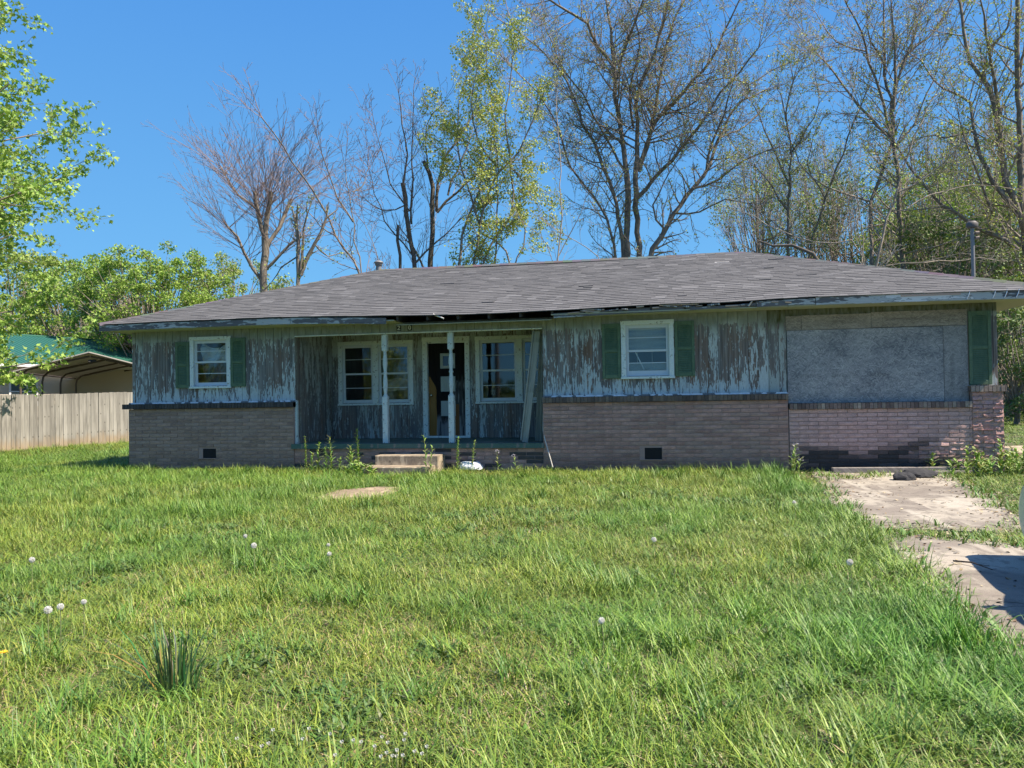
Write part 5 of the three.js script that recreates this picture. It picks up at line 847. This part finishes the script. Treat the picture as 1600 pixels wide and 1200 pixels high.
{
  const A = V(-32.2, 0, -9.5), B = V(-26.9, 0, -30.5), L = A.distanceTo(B), ang = Math.atan2(-(B.z - A.z), B.x - A.x);
  const h = thing('neighbour_house', 'neighbouring house with green ribbed metal roof and cream lap siding', 'house', [A.x, 0, A.z], ang);
  const D = 8.4, EV = 3.35, OV = 0.85, RISE = 1.8;
  const sm = mat([0.60, 0.53, 0.44], { roughness: 0.8 }), wm = mat([0.75, 0.76, 0.76], { roughness: 0.6 });
  const w = new MB(), ST = 0.2; // lap siding, one long profile
  for (let y = 0; y < EV; y += ST) { const y1 = Math.min(y + ST, EV); w.quad([0, y, 0.022], [L, y, 0.022], [L, y1, 0.004], [0, y1, 0.004]); w.quad([0, y, 0.004], [L, y, 0.004], [L, y, 0.022], [0, y, 0.022]); }
  w.box(0, L, 0, EV, -D, 0); const wall = part('wall', w.geo(), sm, h);
  // roof: hip, with standing ribs
  const x0 = -OV, x1 = L + OV, z1 = OV, z0 = -D - OV, zm = (z0 + z1) / 2, run = (z1 - z0) / 2, e = EV, t = EV + RISE, gm = mat([0.03, 0.125, 0.09], { roughness: 0.45, metalness: 0.1 });
  const m = new MB(); m.quad([x0, e, z1], [x1, e, z1], [x1 - run, t, zm], [x0 + run, t, zm]); m.quad([x1, e, z0], [x0, e, z0], [x0 + run, t, zm], [x1 - run, t, zm]); m.tri([x1, e, z1], [x1, e, z0], [x1 - run, t, zm]); m.tri([x0, e, z0], [x0, e, z1], [x0 + run, t, zm]);
  const roof = part('roof', m.geo(), gm, h), rb = new MB();
  for (let x = x0 + 0.12; x < x1; x += 0.23) { const f = Math.min(1, (x - x0) / run, (x1 - x) / run); rb.tube([V(x, e + 0.005, z1), V(x, e + RISE * f + 0.005, z1 - run * f)], [0.017, 0.017], 4); }
  for (let z = z1 - 0.12; z > z0; z -= 0.23) { const f = Math.min(1, (z1 - z) / run, (z - z0) / run); rb.tube([V(x1, e + 0.005, z), V(x1 - run * f, e + RISE * f + 0.005, z)], [0.017, 0.017], 4); }
  part('roof_ribs', rb.geo(), gm, roof, null, 'stuff'); part('ridge_cap', new MB().tube([V(x0 + run, t, zm), V(x1 - run, t, zm)], [0.07, 0.07], 6).geo(), gm, roof);
  part('gutter', new MB().box(x0, x1, e - 0.13, e - 0.005, z1 - 0.02, z1 + 0.09).geo(), wm, h); part('soffit', new MB().box(x0 + 0.01, x1 - 0.01, e - 0.12, e - 0.10, 0.03, z1 - 0.03).geo(), mat([0.5, 0.48, 0.44]), h);
  for (const [a, b] of [[7.35, 8.75]]) { const f = part('window', fb(new MB(), a, b, 1.35, 2.75, 0.09, 0.09, 0.09, 0.02, 0.07).geo(), wm, h); part('pane', new MB().box(a + 0.09, b - 0.09, 1.44, 2.66, 0.025, 0.035).geo(), mat([0.07, 0.09, 0.10], { roughness: 0.06 }), f); part('rail', new MB().box(a + 0.09, b - 0.09, 2.02, 2.08, 0.036, 0.06).geo(), wm, f); part('mullion', new MB().box((a + b) / 2 + 0.15, (a + b) / 2 + 0.22, 1.44, 2.66, 0.037, 0.058).geo(), wm, f); }
}

// ------------------------------------------------------------------ car at the right edge
{
  const c = thing('parked_car', 'silver white car parked on the driveway at the right edge', 'car', [3.975, 0.0, 7.58]);
  const paint = new THREE.MeshPhysicalMaterial({ color: col([0.62, 0.64, 0.66]), roughness: 0.35, metalness: 0.3, clearcoat: 1, clearcoatRoughness: 0.06 }), black = mat([0.02, 0.02, 0.022], { roughness: 0.6 }), gl = mat([0.015, 0.02, 0.022], { roughness: 0.04 });
  // side profile in (length z, height y), front at 0
  const body = new THREE.Shape(); body.moveTo(0.10, 0.24); body.lineTo(0.0, 0.42); body.quadraticCurveTo(-0.02, 0.64, 0.10, 0.72); body.quadraticCurveTo(0.6, 0.88, 1.2, 1.0); body.lineTo(4.15, 1.08); body.quadraticCurveTo(4.36, 1.0, 4.38, 0.6); body.lineTo(4.3, 0.26); body.lineTo(3.92, 0.26);
  body.absarc(3.55, 0.30, 0.37, 0, Math.PI, false); body.lineTo(1.22, 0.24); body.absarc(0.85, 0.30, 0.37, 0, Math.PI, false); body.lineTo(0.10, 0.24);
  const ext = (s, w, bv) => { const g = new THREE.ExtrudeGeometry(s, { depth: w - 2 * bv, bevelEnabled: true, bevelThickness: bv, bevelSize: bv * 0.7, bevelSegments: 4, curveSegments: 16 }); g.translate(0, 0, -w / 2 + bv); g.rotateY(-Math.PI / 2); return g; };
  const b = part('body', ext(body, 1.78, 0.09), paint, c);
  const cab = new THREE.Shape(); cab.moveTo(1.05, 0.98); cab.quadraticCurveTo(1.6, 1.42, 1.95, 1.5); cab.quadraticCurveTo(2.8, 1.57, 3.6, 1.48); cab.lineTo(4.12, 1.04); cab.lineTo(1.05, 0.96);
  part('cabin', ext(cab, 1.46, 0.12), paint, c);
  const win = new THREE.Shape(); win.moveTo(1.38, 1.06); win.quadraticCurveTo(1.75, 1.38, 2.05, 1.43); win.lineTo(3.45, 1.42); win.lineTo(3.85, 1.1); win.lineTo(1.38, 1.06);
  part('side_window', ext(win, 1.475, 0.02), gl, c);
  const ws = new MB(); ws.quad([-0.6, 1.03, 1.12], [-0.52, 1.44, 1.72], [0.52, 1.44, 1.72], [0.6, 1.03, 1.12]); const wsm = part('windscreen', ws.geo(), gl, c); wsm.position.set(0, 0.035, -0.035);
  for (const s of [-1, 1]) {
    const mg = new THREE.SphereGeometry(1, 14, 10); mg.scale(0.12, 0.085, 0.06); const mi = part('mirror', mg, paint, c); mi.position.set(s * 0.99, 1.1, 1.72);
    part('mirror_arm', new MB().tube([V(s * 0.80, 1.06, 1.72), V(s * 0.93, 1.08, 1.72)], [0.03, 0.03], 6).geo(), black, c);
    const hg = new THREE.SphereGeometry(1, 16, 10); hg.scale(0.2, 0.085, 0.14); const hl = part('headlight', hg, mat([0.75, 0.77, 0.8], { roughness: 0.08 }), c); hl.position.set(s * 0.66, 0.70, 0.09);
    for (const z of [0.85, 3.55]) { const ty = new THREE.TorusGeometry(0.235, 0.085, 14, 30); ty.rotateY(Math.PI / 2); const w = part('wheel', ty, black, c); w.position.set(s * 0.79, 0.32, z); const rg = new THREE.CylinderGeometry(0.19, 0.19, 0.1, 20); rg.rotateZ(Math.PI / 2); part('rim', rg, mat([0.55, 0.55, 0.56], { metalness: 0.9, roughness: 0.3 }), w); const sp = new MB(); for (let k = 0; k < 5; k++) { const a = k * 1.2566; sp.tube([V(s * 0.06, 0, 0), V(s * 0.06, 0.17 * Math.cos(a), 0.17 * Math.sin(a))], [0.03, 0.022], 5); } part('spokes', sp.geo(), mat([0.6, 0.6, 0.6], { metalness: 0.9, roughness: 0.3 }), w); }
    part('door_handle', bar(-0.02, 0.02, 0.9, 0.93, 2.3, 2.48), paint, c).position.x = s * 0.885;
  }
  part('bumper', (() => { const s = new THREE.Shape(); s.moveTo(0.1, 0.16); s.quadraticCurveTo(-0.09, 0.26, -0.08, 0.42); s.quadraticCurveTo(-0.07, 0.60, 0.04, 0.66); s.lineTo(0.16, 0.62); s.lineTo(0.2, 0.16); return ext(s, 1.88, 0.05); })(), paint, c);
  part('grille', new MB().box(-0.42, 0.42, 0.56, 0.66, -0.03, 0.06).geo(), black, c);
}
// road, pole and hedge behind the viewer: the porch windows mirror them
struct('road', (() => { const g = new THREE.BoxGeometry(160, 0.06, 6); g.translate(0, -0.0, 25); return g; })(), mat([0.06, 0.06, 0.062], { roughness: 0.9 }), 'asphalt road behind the viewer');
{
  const p = thing('utility_pole', 'wooden utility pole across the road, mirrored in the porch window', 'utility pole', [-10.2, 0, 30]);
  part('pole', new MB().tube([V(0, -0.2, 0), V(0, 9.5, 0)], [0.17, 0.11], 12).geo(), bark, p); part('crossarm', new MB().box(-1.1, 1.1, 8.7, 8.82, -0.06, 0.06).geo(), darkWood, p);
}

crown('roadside_tree', 'broad tree across the road, mirrored in the left porch window', V(-24, 5, 38), V(5, 5, 5), 5000, 0.3, leafMid, 501, { clumps: 70 });
crown('roadside_tree', 'second broad tree across the road, farther left', V(-33, 5, 36), V(5, 5, 5), 5000, 0.3, leafMid, 502, { clumps: 70 });
// ------------------------------------------------------------------ lawn
const bladeM = new THREE.MeshPhysicalMaterial({ vertexColors: true, roughness: 0.52, transmission: 0.24, thickness: 0, side: THREE.DoubleSide });
function blade(m, x, z, h, w, lean, az, c, curl = 1) {
  const dx = Math.cos(az), dz = Math.sin(az), px = -dz, pz = dx, N = 3; let prev = null;
  for (let i = 0; i <= N; i++) {
    const f = i / N, a = lean * (0.35 + curl * f), y = h * f * Math.cos(a * 0.75), o = h * f * Math.sin(a), ww = w * (1 - Math.pow(f, 2.2)) / 2 + (i === N ? 0 : 0.0004);
    const L = [x + dx * o - px * ww, y, z + dz * o - pz * ww], R = [x + dx * o + px * ww, y, z + dz * o + pz * ww];
    if (prev) { if (i === N) m.tri(prev[0], prev[1], [x + dx * o, y, z + dz * o], null, null, null, null, null, null, c); else m.quad(prev[0], prev[1], R, L, undefined, c); }
    prev = [L, R];
  }
}
const GREEN = [[0.172, 0.295, 0.026], [0.128, 0.25, 0.022], [0.225, 0.34, 0.036], [0.08, 0.175, 0.02], [0.275, 0.36, 0.05], [0.145, 0.27, 0.03]], STRAW = [[0.42, 0.36, 0.2], [0.33, 0.27, 0.14], [0.5, 0.45, 0.28]];
function patch(seed, n, size, hmin, hmax, straw, o = {}) {
  const r = rng(seed), m = new MB();
  for (let i = 0; i < n; i++) {
    const dry = r() < straw, cs = dry ? STRAW : GREEN, k = 0.8 + 0.4 * r(), c = cs[Math.floor(r() * cs.length)].map(v => v * k);
    const h = (hmin + (hmax - hmin) * Math.pow(r(), 1.4)) * (dry ? 0.75 : 1);
    blade(m, (r() - 0.5) * size, (r() - 0.5) * size, h, (o.w || 0.0046) * (0.6 + 0.9 * r()), (dry ? 0.9 : 0.35) + r() * (o.lean || 0.85), r() * 6.2832, c, 0.6 + r() * 0.7);
  }
  if (o.broad) for (let i = 0; i < o.broad; i++) { const a = r() * 6.28, x = (r() - 0.5) * size, z = (r() - 0.5) * size; blade(m, x, z, 0.06 + 0.07 * r(), 0.022, 0.8 + r() * 0.5, a, [0.10, 0.19, 0.035].map(v => v * (0.8 + 0.5 * r())), 0.8); }
  return m.geo();
}
const patches = [patch(1, 105, 0.34, 0.06, 0.19, 0.10, { broad: 3 }), patch(2, 105, 0.34, 0.07, 0.22, 0.05, { broad: 5 }), patch(3, 75, 0.34, 0.05, 0.16, 0.24), patch(4, 60, 0.22, 0.12, 0.29, 0.05, { w: 0.007, lean: 0.6 }), patch(5, 80, 0.34, 0.06, 0.2, 0.14), patch(6, 34, 0.26, 0.03, 0.11, 0.18, { broad: 4 }), patch(7, 30, 0.3, 0.05, 0.16, 0.15, { broad: 26 })];
{
  const lists = patches.map(() => []), r = rng(2024), M = new THREE.Matrix4(), Q = new THREE.Quaternion(), E = new THREE.Euler(), inv = camera.matrixWorldInverse;
  const add = (k, x, z, s, sy, tint, y = 0) => { E.set((r() - 0.5) * 0.15, r() * 6.2832, (r() - 0.5) * 0.15); M.compose(V(x, y, z), Q.setFromEuler(E), V(s, sy, s)); lists[k].push([M.clone(), tint]); };
  const wall = (x, z) => x > XL - 0.1 && x < XR + 0.1 && z < 0.16 && z > ZB - 0.1;
  const seen = (x, z) => { const v = V(x, 0, z).applyMatrix4(camera.matrixWorld.clone().invert()); const d = -v.z; return d > 1.2 && Math.abs(v.x) < d * 0.70 + 1.4 && d < 62; };
  const ci = camera.matrixWorld.clone().invert(), tv = V(0, 0, 0);
  const vis = (x, z) => { tv.set(x, 0, z).applyMatrix4(ci); const d = -tv.z; return d > 1.4 && Math.abs(tv.x) < d * 0.68 + 1.3; };
  function field(x0, x1, z0, z1, step, sc) {
    for (let x = x0; x < x1; x += step) for (let z = z0; z < z1; z += step) {
      const X = x + (r() - 0.5) * step * 1.2, Z = z + (r() - 0.5) * step * 1.2; if (!vis(X, Z)) continue;
      if (wall(X, Z)) continue;
      if (X < -17 && (X - -20.9) / 3 - (Z - 1) / -13 < 0.09) continue; // beyond the fence
      const ps = inPoly(stonePoly, X, Z); if (ps) continue; if (X > -5.6 && X < -4.15 && Z < 1.05) continue;
      const car = X > 3.1 && X < 5.1 && Z > 7.1; if (car) continue;
      const d0 = inPoly(slabPolys[0], X, Z), d1 = inPoly(slabPolys[1], X, Z), e = Math.min(polyDist(slabPolys[0], X, Z), polyDist(slabPolys[1], X, Z));
      if (inPoly(backPath, X, Z)) continue;
      let n = fbm(X * 0.5 + 30, Z * 0.5, 3), n2 = fbm(X * 1.7, Z * 1.7 + 9, 3), n3 = fbm(X * 0.22 + 5, Z * 0.22, 2);
      if (d0 || d1) { // weeds in cracks and along the edges of the slabs
        const creep = e < 0.16 && fbm(X * 3 + 9, Z * 3, 2) > 0.42; if (creep) { add(5, X, Z, 0.95, 0.9 + r() * 0.6, [1.0, 1.05, 0.9], 0.02); continue; } const w = d0 && ((Z < 1.5 && fbm(X * 2.2, Z * 2.2, 2) > 0.58) || (X > 3.9 && fbm(X * 1.5 + 3, Z * 1.5, 2) > 0.5 && e < 0.8)); if (!w || e > 0.9) continue; add(5, X, Z, 0.9, 0.9 + r() * 0.5, [1.25, 1.12, 0.9], 0.02); continue;
      }
      const strip = X > 2.1 && Z > -0.1 && Z < 7.2 || X > 5.3; // between and beyond the slabs
      const g = 0.70 + 0.56 * n2, yel = sst(0.38, 0.62, n); let tint = [g * (0.92 + 0.34 * yel), g * (0.98 + 0.08 * yel), g * (0.9 + 0.15 * yel)];
      let k = [0, 1, 4, 2][Math.floor(r() * 4)]; if (n2 > 0.60 && r() < 0.6) k = 2; if (n < 0.42 && r() < 0.35) k = 1;
      const n4 = fbm(X * 3.1 + 40, Z * 3.1, 2); let hs = 0.62 + 0.45 * n3 + 0.75 * (n2 - 0.5) + 0.9 * (n4 - 0.45);  hs = clamp(hs, 0.42, 1.7); if (strip) { k = r() < 0.6 ? 5 : 0; hs *= 0.75; if (r() < 0.25) continue; tint = [g * 1.15, g * 1.05, g * 0.9]; }
      const edge = Math.max(0, 1 - e / 0.8); if (edge > 0 && !strip) { hs *= 1 + 0.22 * edge; tint = [tint[0] * 0.86, tint[1] * 1.0, tint[2]]; if (r() < 0.22 * edge) k = 3; }
      if (Z > 9.5 && X > -1.5) { tint = [tint[0] * 0.9, tint[1], tint[2]]; if (r() < 0.12) k = 3; }
      if (r() < 0.035 && !strip) { k = 3; tint = [0.72, 0.88, 0.9]; }
      if (!strip && fbm(X * 0.9 + 70, Z * 0.9 + 11, 3) > 0.60 && r() < 0.55) { k = 2; hs *= 0.75; tint = [1.15, 0.95, 0.85]; }
      if (!strip && fbm(X * 1.3 + 170, Z * 1.3 + 31, 2) > 0.66 && r() < 0.4) { k = 6; hs = 0.8 + 0.5 * r(); tint = [0.85 + 0.3 * r(), 0.95, 0.9]; }
      if (Z < 0.9 && Z > 0 && X < 2.3) hs *= 1.15;
      add(k, X, Z, sc * (0.85 + 0.4 * r()), sc * hs, tint);
    }
  }
  field(-7, 6, 9.2, 13.6, 0.115, 0.8); field(-13, 6.5, 4.5, 9.2, 0.14, 0.95); field(-21, 9.5, -0.1, 4.5, 0.17, 1.05); field(-21, XL - 0.1, -13, -0.1, 0.19, 1.05); field(XR + 0.1, 34, -34, -0.1, 0.34, 1.25);
  const G = new THREE.Group(); G.name = 'lawn_grass'; G.userData = { kind: 'stuff', label: 'long unmown lawn grass in front of the house', category: 'grass' }; scene.add(G);
  let n = 0; lists.forEach((l, k) => { if (!l.length) return; const im = new THREE.InstancedMesh(patches[k], bladeM, l.length); l.forEach(([m, t], i) => { im.setMatrixAt(i, m); im.setColorAt(i, new THREE.Color().setRGB(...t)); }); im.name = 'grass_tufts'; im.userData.kind = 'stuff'; im.castShadow = im.receiveShadow = true; G.add(im); n += l.length; });
  console.log('patches', n, 'tree tris', Math.round(triTotal));
}

// dead leaves, crumbs and grit along the edges of the slabs
{
  const r = rng(88), g = new MB(); g.quad([-0.02, 0.002, -0.012], [0.018, 0.008, -0.015], [0.024, 0.004, 0.012], [-0.015, 0.01, 0.014]); g.tri([-0.02, 0.002, -0.012], [-0.015, 0.01, 0.014], [-0.03, 0.006, 0.002]);
  const im = new THREE.InstancedMesh(g.geo(), mat(null, { roughness: 1, side: THREE.DoubleSide }), 3600), M = new THREE.Matrix4(), Q = new THREE.Quaternion(), E = new THREE.Euler(); let n = 0;
  for (let t = 0; t < 60000 && n < 3600; t++) { const X = 1.7 + r() * 4.3, Z = 0.2 + r() * 10.4, a = inPoly(slabPolys[0], X, Z), b = inPoly(slabPolys[1], X, Z), e = Math.min(polyDist(slabPolys[0], X, Z), polyDist(slabPolys[1], X, Z)); const keep = Math.exp(-e / 0.14) * 0.8 + (Z < 1.6 ? 0.18 : 0.012) + (fbm(X * 2, Z * 2, 2) > 0.62 ? 0.15 : 0); if (r() > keep) continue; if (X > 3.05 && Z > 7.4) continue; const s = 0.35 + 1.0 * r() * r(); M.compose(V(X, (a || b) ? 0.032 : 0.02, Z), Q.setFromEuler(E.set((r() - 0.5) * 0.7, r() * 6.28, (r() - 0.5) * 0.7)), V(s, s, s)); im.setMatrixAt(n, M); const c = [[0.30, 0.22, 0.13], [0.16, 0.11, 0.07], [0.42, 0.35, 0.23], [0.22, 0.2, 0.17]][Math.floor(r() * 4)]; im.setColorAt(n, col(c)); n++; }
  im.count = n; im.name = 'leaf_litter'; im.userData = { kind: 'stuff', label: 'dry leaf crumbs scattered along the edges of the concrete slabs', category: 'litter' }; im.castShadow = im.receiveShadow = true; scene.add(im);
}
// ------------------------------------------------------------------ single plants
{
  const r = rng(61);
  // clump of upright blue green leaves
  const c = thing('daffodil_clump', 'clump of upright dark blue-green strap leaves in the lawn at left', 'plant', [-2.45, 0, 11.28]);
  const vm = new THREE.MeshPhysicalMaterial({ vertexColors: true, roughness: 0.5, transmission: 0.15, thickness: 0, side: THREE.DoubleSide }); const m = new MB();
  for (let i = 0; i < 75; i++) { const a = r() * 6.28, q = Math.sqrt(r()) * 0.125; { const yl = r() > 0.9; blade(m, Math.cos(a) * q, Math.sin(a) * q * 0.7, 0.20 + 0.22 * r(), 0.007 + 0.006 * r(), 0.05 + r() * r() * 1.15, a + (r() - 0.5), (yl ? [0.22, 0.21, 0.07] : [0.042, 0.115, 0.042]).map(v => v * (0.6 + 0.8 * r())), 0.9); } }
  part('leaves', m.geo(), vm, c, null, 'stuff');
  // dandelion clocks and blooms
  const fluff = mat([0.74, 0.73, 0.70], { roughness: 1 }), stemM = mat([0.2, 0.22, 0.1]), yel = mat([0.8, 0.52, 0.02], { roughness: 0.8 });
  const clock = new MB(); for (let i = 0; i < 110; i++) { const d = rdir(r), e = V(0, 0, 0).crossVectors(d, rdir(r)).normalize(); clock.tube([V(0, 0, 0), d.clone().multiplyScalar(0.018)], [0.0007, 0.0006], 3); for (let k = 0; k < 3; k++) { const f = e.clone().applyAxisAngle(d, k * 2.1), s = d.clone().multiplyScalar(0.018); clock.tube([s, s.clone().add(d.clone().multiplyScalar(0.003)).addScaledVector(f, 0.006)], [0.0009, 0.0007], 3); } }
  const clockG = clock.geo();
  function dandelion(x, z, h, label) { h *= 0.85 + 0.3 * r(); const t = thing('dandelion_clock', label, 'dandelion', [x, 0, z]); part('stem', new MB().tube([V(0, 0, 0), V(0.01, h * 0.6, 0.01), V(0, h, 0)], [0.003, 0.0025, 0.002], 5).geo(), stemM, t); const sh = part('seed_head', clockG, fluff, t), sc = 0.75 + 0.4 * r(); sh.position.set(0, h + 0.01, 0); sh.scale.set(sc, sc * (0.75 + 0.3 * r()), sc); sh.rotation.set(r() * 3, r() * 3, 0); }
  dandelion(-3.56, 10.78, 0.235, 'largest white dandelion clock of the trio at the left edge of the lawn'); dandelion(-3.5, 10.66, 0.25, 'right dandelion clock of the trio at the left edge of the lawn'); dandelion(-3.70, 10.72, 0.22, 'left dandelion clock of the trio at the left edge of the lawn');
  dandelion(-3.6, 8.6, 0.26, 'dandelion clock on the left lawn, farther of the two close together'); dandelion(-3.35, 8.9, 0.24, 'dandelion clock on the left lawn, nearer of the two close together'); dandelion(-4.85, 9.6, 0.24, 'dandelion clock farthest left beside the lawn edge'); dandelion(-2.7, 8.85, 0.23, 'dandelion clock in mid lawn, nearest pair, left one'); dandelion(-2.82, 8.6, 0.24, 'dandelion clock in mid lawn, pair, rear one');
  dandelion(-0.33, 10.56, 0.25, 'single dandelion clock low in the centre right lawn'); dandelion(1.29, 9.12, 0.28, 'dandelion clock close to the near driveway slab'); dandelion(1.42, 6.1, 0.27, 'dandelion clock near the gap between the slabs'); dandelion(-0.06, 8.07, 0.25, 'dandelion clock in the middle right lawn');
  const bl = thing('dandelion_flower', 'yellow dandelion bloom at the left edge below the clocks', 'dandelion', [-3.45, 0, 11.3]); part('stem', new MB().tube([V(0, 0, 0), V(0, 0.17, 0)], [0.003, 0.0025], 5).geo(), stemM, bl); const fm2 = new MB(); for (let i = 0; i < 60; i++) { const a = r() * 6.28, e = 0.1 + r() * 0.7; fm2.tri([0, 0.17, 0], [Math.cos(a) * 0.02, 0.17 + 0.014 * e, Math.sin(a) * 0.02], [Math.cos(a + 0.25) * 0.02, 0.17 + 0.014 * e, Math.sin(a + 0.25) * 0.02]); } part('petals', fm2.geo(), yel, bl);
  // white clover at the lower edge
  const cl = new MB(); for (let i = 0; i < 26; i++) { const d = rdir(r); const q = d.clone().multiplyScalar(0.006); cl.tube([q, d.clone().multiplyScalar(0.0075)], [0.0022, 0.0006], 4); } const clG = cl.geo(), white = mat([0.78, 0.78, 0.74]);
  const spots = []; for (let i = 0; i < 26; i++) { const px = 470 + r() * 200 + (i % 5 === 0 ? -230 * r() : 0), py = 1150 + r() * 48; const d = at(px, py, 1).sub(EYE); const t = (0.1 - EYE.y) / d.y; spots.push(EYE.clone().addScaledVector(d, t)); }
  const F0 = thing('white_flower', 'tiny white flower in the nearest grass at the bottom of the view', 'flower', [spots[0].x, 0, spots[0].z], 0, 'tiny white flowers in the nearest grass'); part('stem', new MB().tube([V(0, 0, 0), V(0, 0.12, 0)], [0.0015, 0.0012], 4).geo(), stemM, F0); part('blossom', clG, white, F0).position.y = 0.125;
  spots.slice(1).forEach(p => { const k = F0.clone(); k.name = numbered('white_flower'); k.position.set(p.x, (r() - 0.6) * 0.04, p.z); scene.add(k); });
  // tall weeds along the porch
  const weedM = new THREE.MeshPhysicalMaterial({ vertexColors: true, roughness: 0.65, transmission: 0.3, thickness: 0, side: THREE.DoubleSide });
  function weed(x, z, h, seed, label, o = {}) {
    const q = rng(seed), t = thing('tall_weed', label, 'weed', [x, 0, z]), m2 = new MB(), st = new MB(), n = o.stems || 1; const fl = new MB();
    for (let s = 0; s < n; s++) {
      const bx = (q() - 0.5) * 0.12 * n, bz = (q() - 0.5) * 0.1 * n, hh = 1.02 * h * (s ? 0.55 + 0.35 * q() : 1), tx = bx + (q() - 0.5) * 0.14, tz = bz + (q() - 0.5) * 0.1; const P = f => V(bx + (tx - bx) * f * f, hh * f, bz + (tz - bz) * f * f);
      st.tube([P(0), P(0.5), P(1)], [0.008, 0.006, 0.003], 5);
      const L = Math.round(hh * (o.den || 42)); for (let i = 0; i < L; i++) { const f = 0.12 + 0.88 * i / L, p = P(f), a = i * 2.4 + q(), len = 1.2 * (o.len || 0.14) * (1.25 - f) * (0.7 + 0.5 * q()) + 0.035; const k = new MB(); blade(k, 0, 0, len, (o.wide || 0.022) * 1.2, 0.9 + 0.5 * q(), a, [0.24, 0.36, 0.06].map(v => v * (0.75 + 0.5 * q())), 0.9); for (let j = 0; j < k.p.length; j += 3) { m2.p.push(k.p[j] + p.x, k.p[j + 1] + p.y, k.p[j + 2] + p.z); m2.n.push(k.n[j], k.n[j + 1], k.n[j + 2]); m2.uv.push(0, 0); m2.c.push(k.c[j], k.c[j + 1], k.c[j + 2]); } }
      if (o.flower) for (let i = 0; i < 9; i++) { const p = P(1).add(V((q() - 0.5) * 0.09, (q() - 0.5) * 0.07, (q() - 0.5) * 0.09)); const g = rdir(q), e = rdir(q); for (let j = 0; j < 4; j++) { const d1 = rdir(q).multiplyScalar(0.014), d2 = rdir(q).multiplyScalar(0.014); fl.tri([p.x, p.y, p.z], [p.x + d1.x, p.y + d1.y, p.z + d1.z], [p.x + d2.x, p.y + d2.y, p.z + d2.z]); } }
    }
    part('stem', st.geo(), stemM, t); part('leaves', m2.geo(), weedM, t, null, 'stuff'); if (fl.p.length) part('flowers', fl.geo(), mat([0.8, 0.72, 0.78], { side: THREE.DoubleSide }), t, null, 'stuff');
  }
  weed(-7.05, 0.35, 0.72, 1, 'slim spiky weed, first from the left before the porch', { len: 0.06, den: 70 }); weed(-6.5, 0.6, 0.72, 2, 'bushy branching weed, second from the left before the porch', { stems: 4 }); weed(-6.05, 0.7, 0.55, 3, 'drooping weed between the bushy weed and the tall spire', { stems: 3, len: 0.17 }); weed(-5.95, 0.35, 0.86, 4, 'tallest spiky weed left of the concrete steps', { len: 0.08, den: 60 });
  weed(-4.28, 1.1, 0.78, 5, 'weed with a nodding tip at the right end of the steps', { stems: 2, den: 22, len: 0.12 }); weed(-3.85, 0.45, 0.68, 6, 'upright pale weed left of the white bag', { len: 0.06, den: 60 }); weed(-3.5, 0.4, 0.62, 7, 'slim weed standing just behind the white bag', { len: 0.06, den: 46 }); weed(-2.98, 0.45, 0.42, 8, 'pale flowered weed left of the slanting stick', { flower: 1, den: 26, len: 0.07 }); weed(-2.62, 0.5, 0.34, 9, 'small flowered weed nearest the slanting stick', { flower: 1, den: 26, len: 0.07 });
  weed(2.28, 0.75, 0.55, 10, 'pink flowered weed at the left corner of the garage wall', { flower: 1, stems: 3, den: 34 }); weed(-5.6, 1.2, 0.3, 11, 'low broad leaved weed at the foot of the steps', { stems: 5, len: 0.2, wide: 0.05, den: 30 });
  [[5.35, 0.75, 0.45], [5.75, 0.6, 0.62], [6.2, 0.35, 0.6], [5.15, 0.55, 0.34], [6.55, 0.0, 0.55]].forEach(([x, z, h], i) => weed(x, z, h, 20 + i, ['bushy green weed at the foot of the right pier', 'tall leafy weed before the right house corner', 'leafy weed just right of the house corner', 'small weed left of the right pier', 'leafy weed beyond the corner near the old tyre'][i], { stems: 9, len: 0.15, wide: 0.035, den: 34 }));
}

renderer.render(scene, camera);
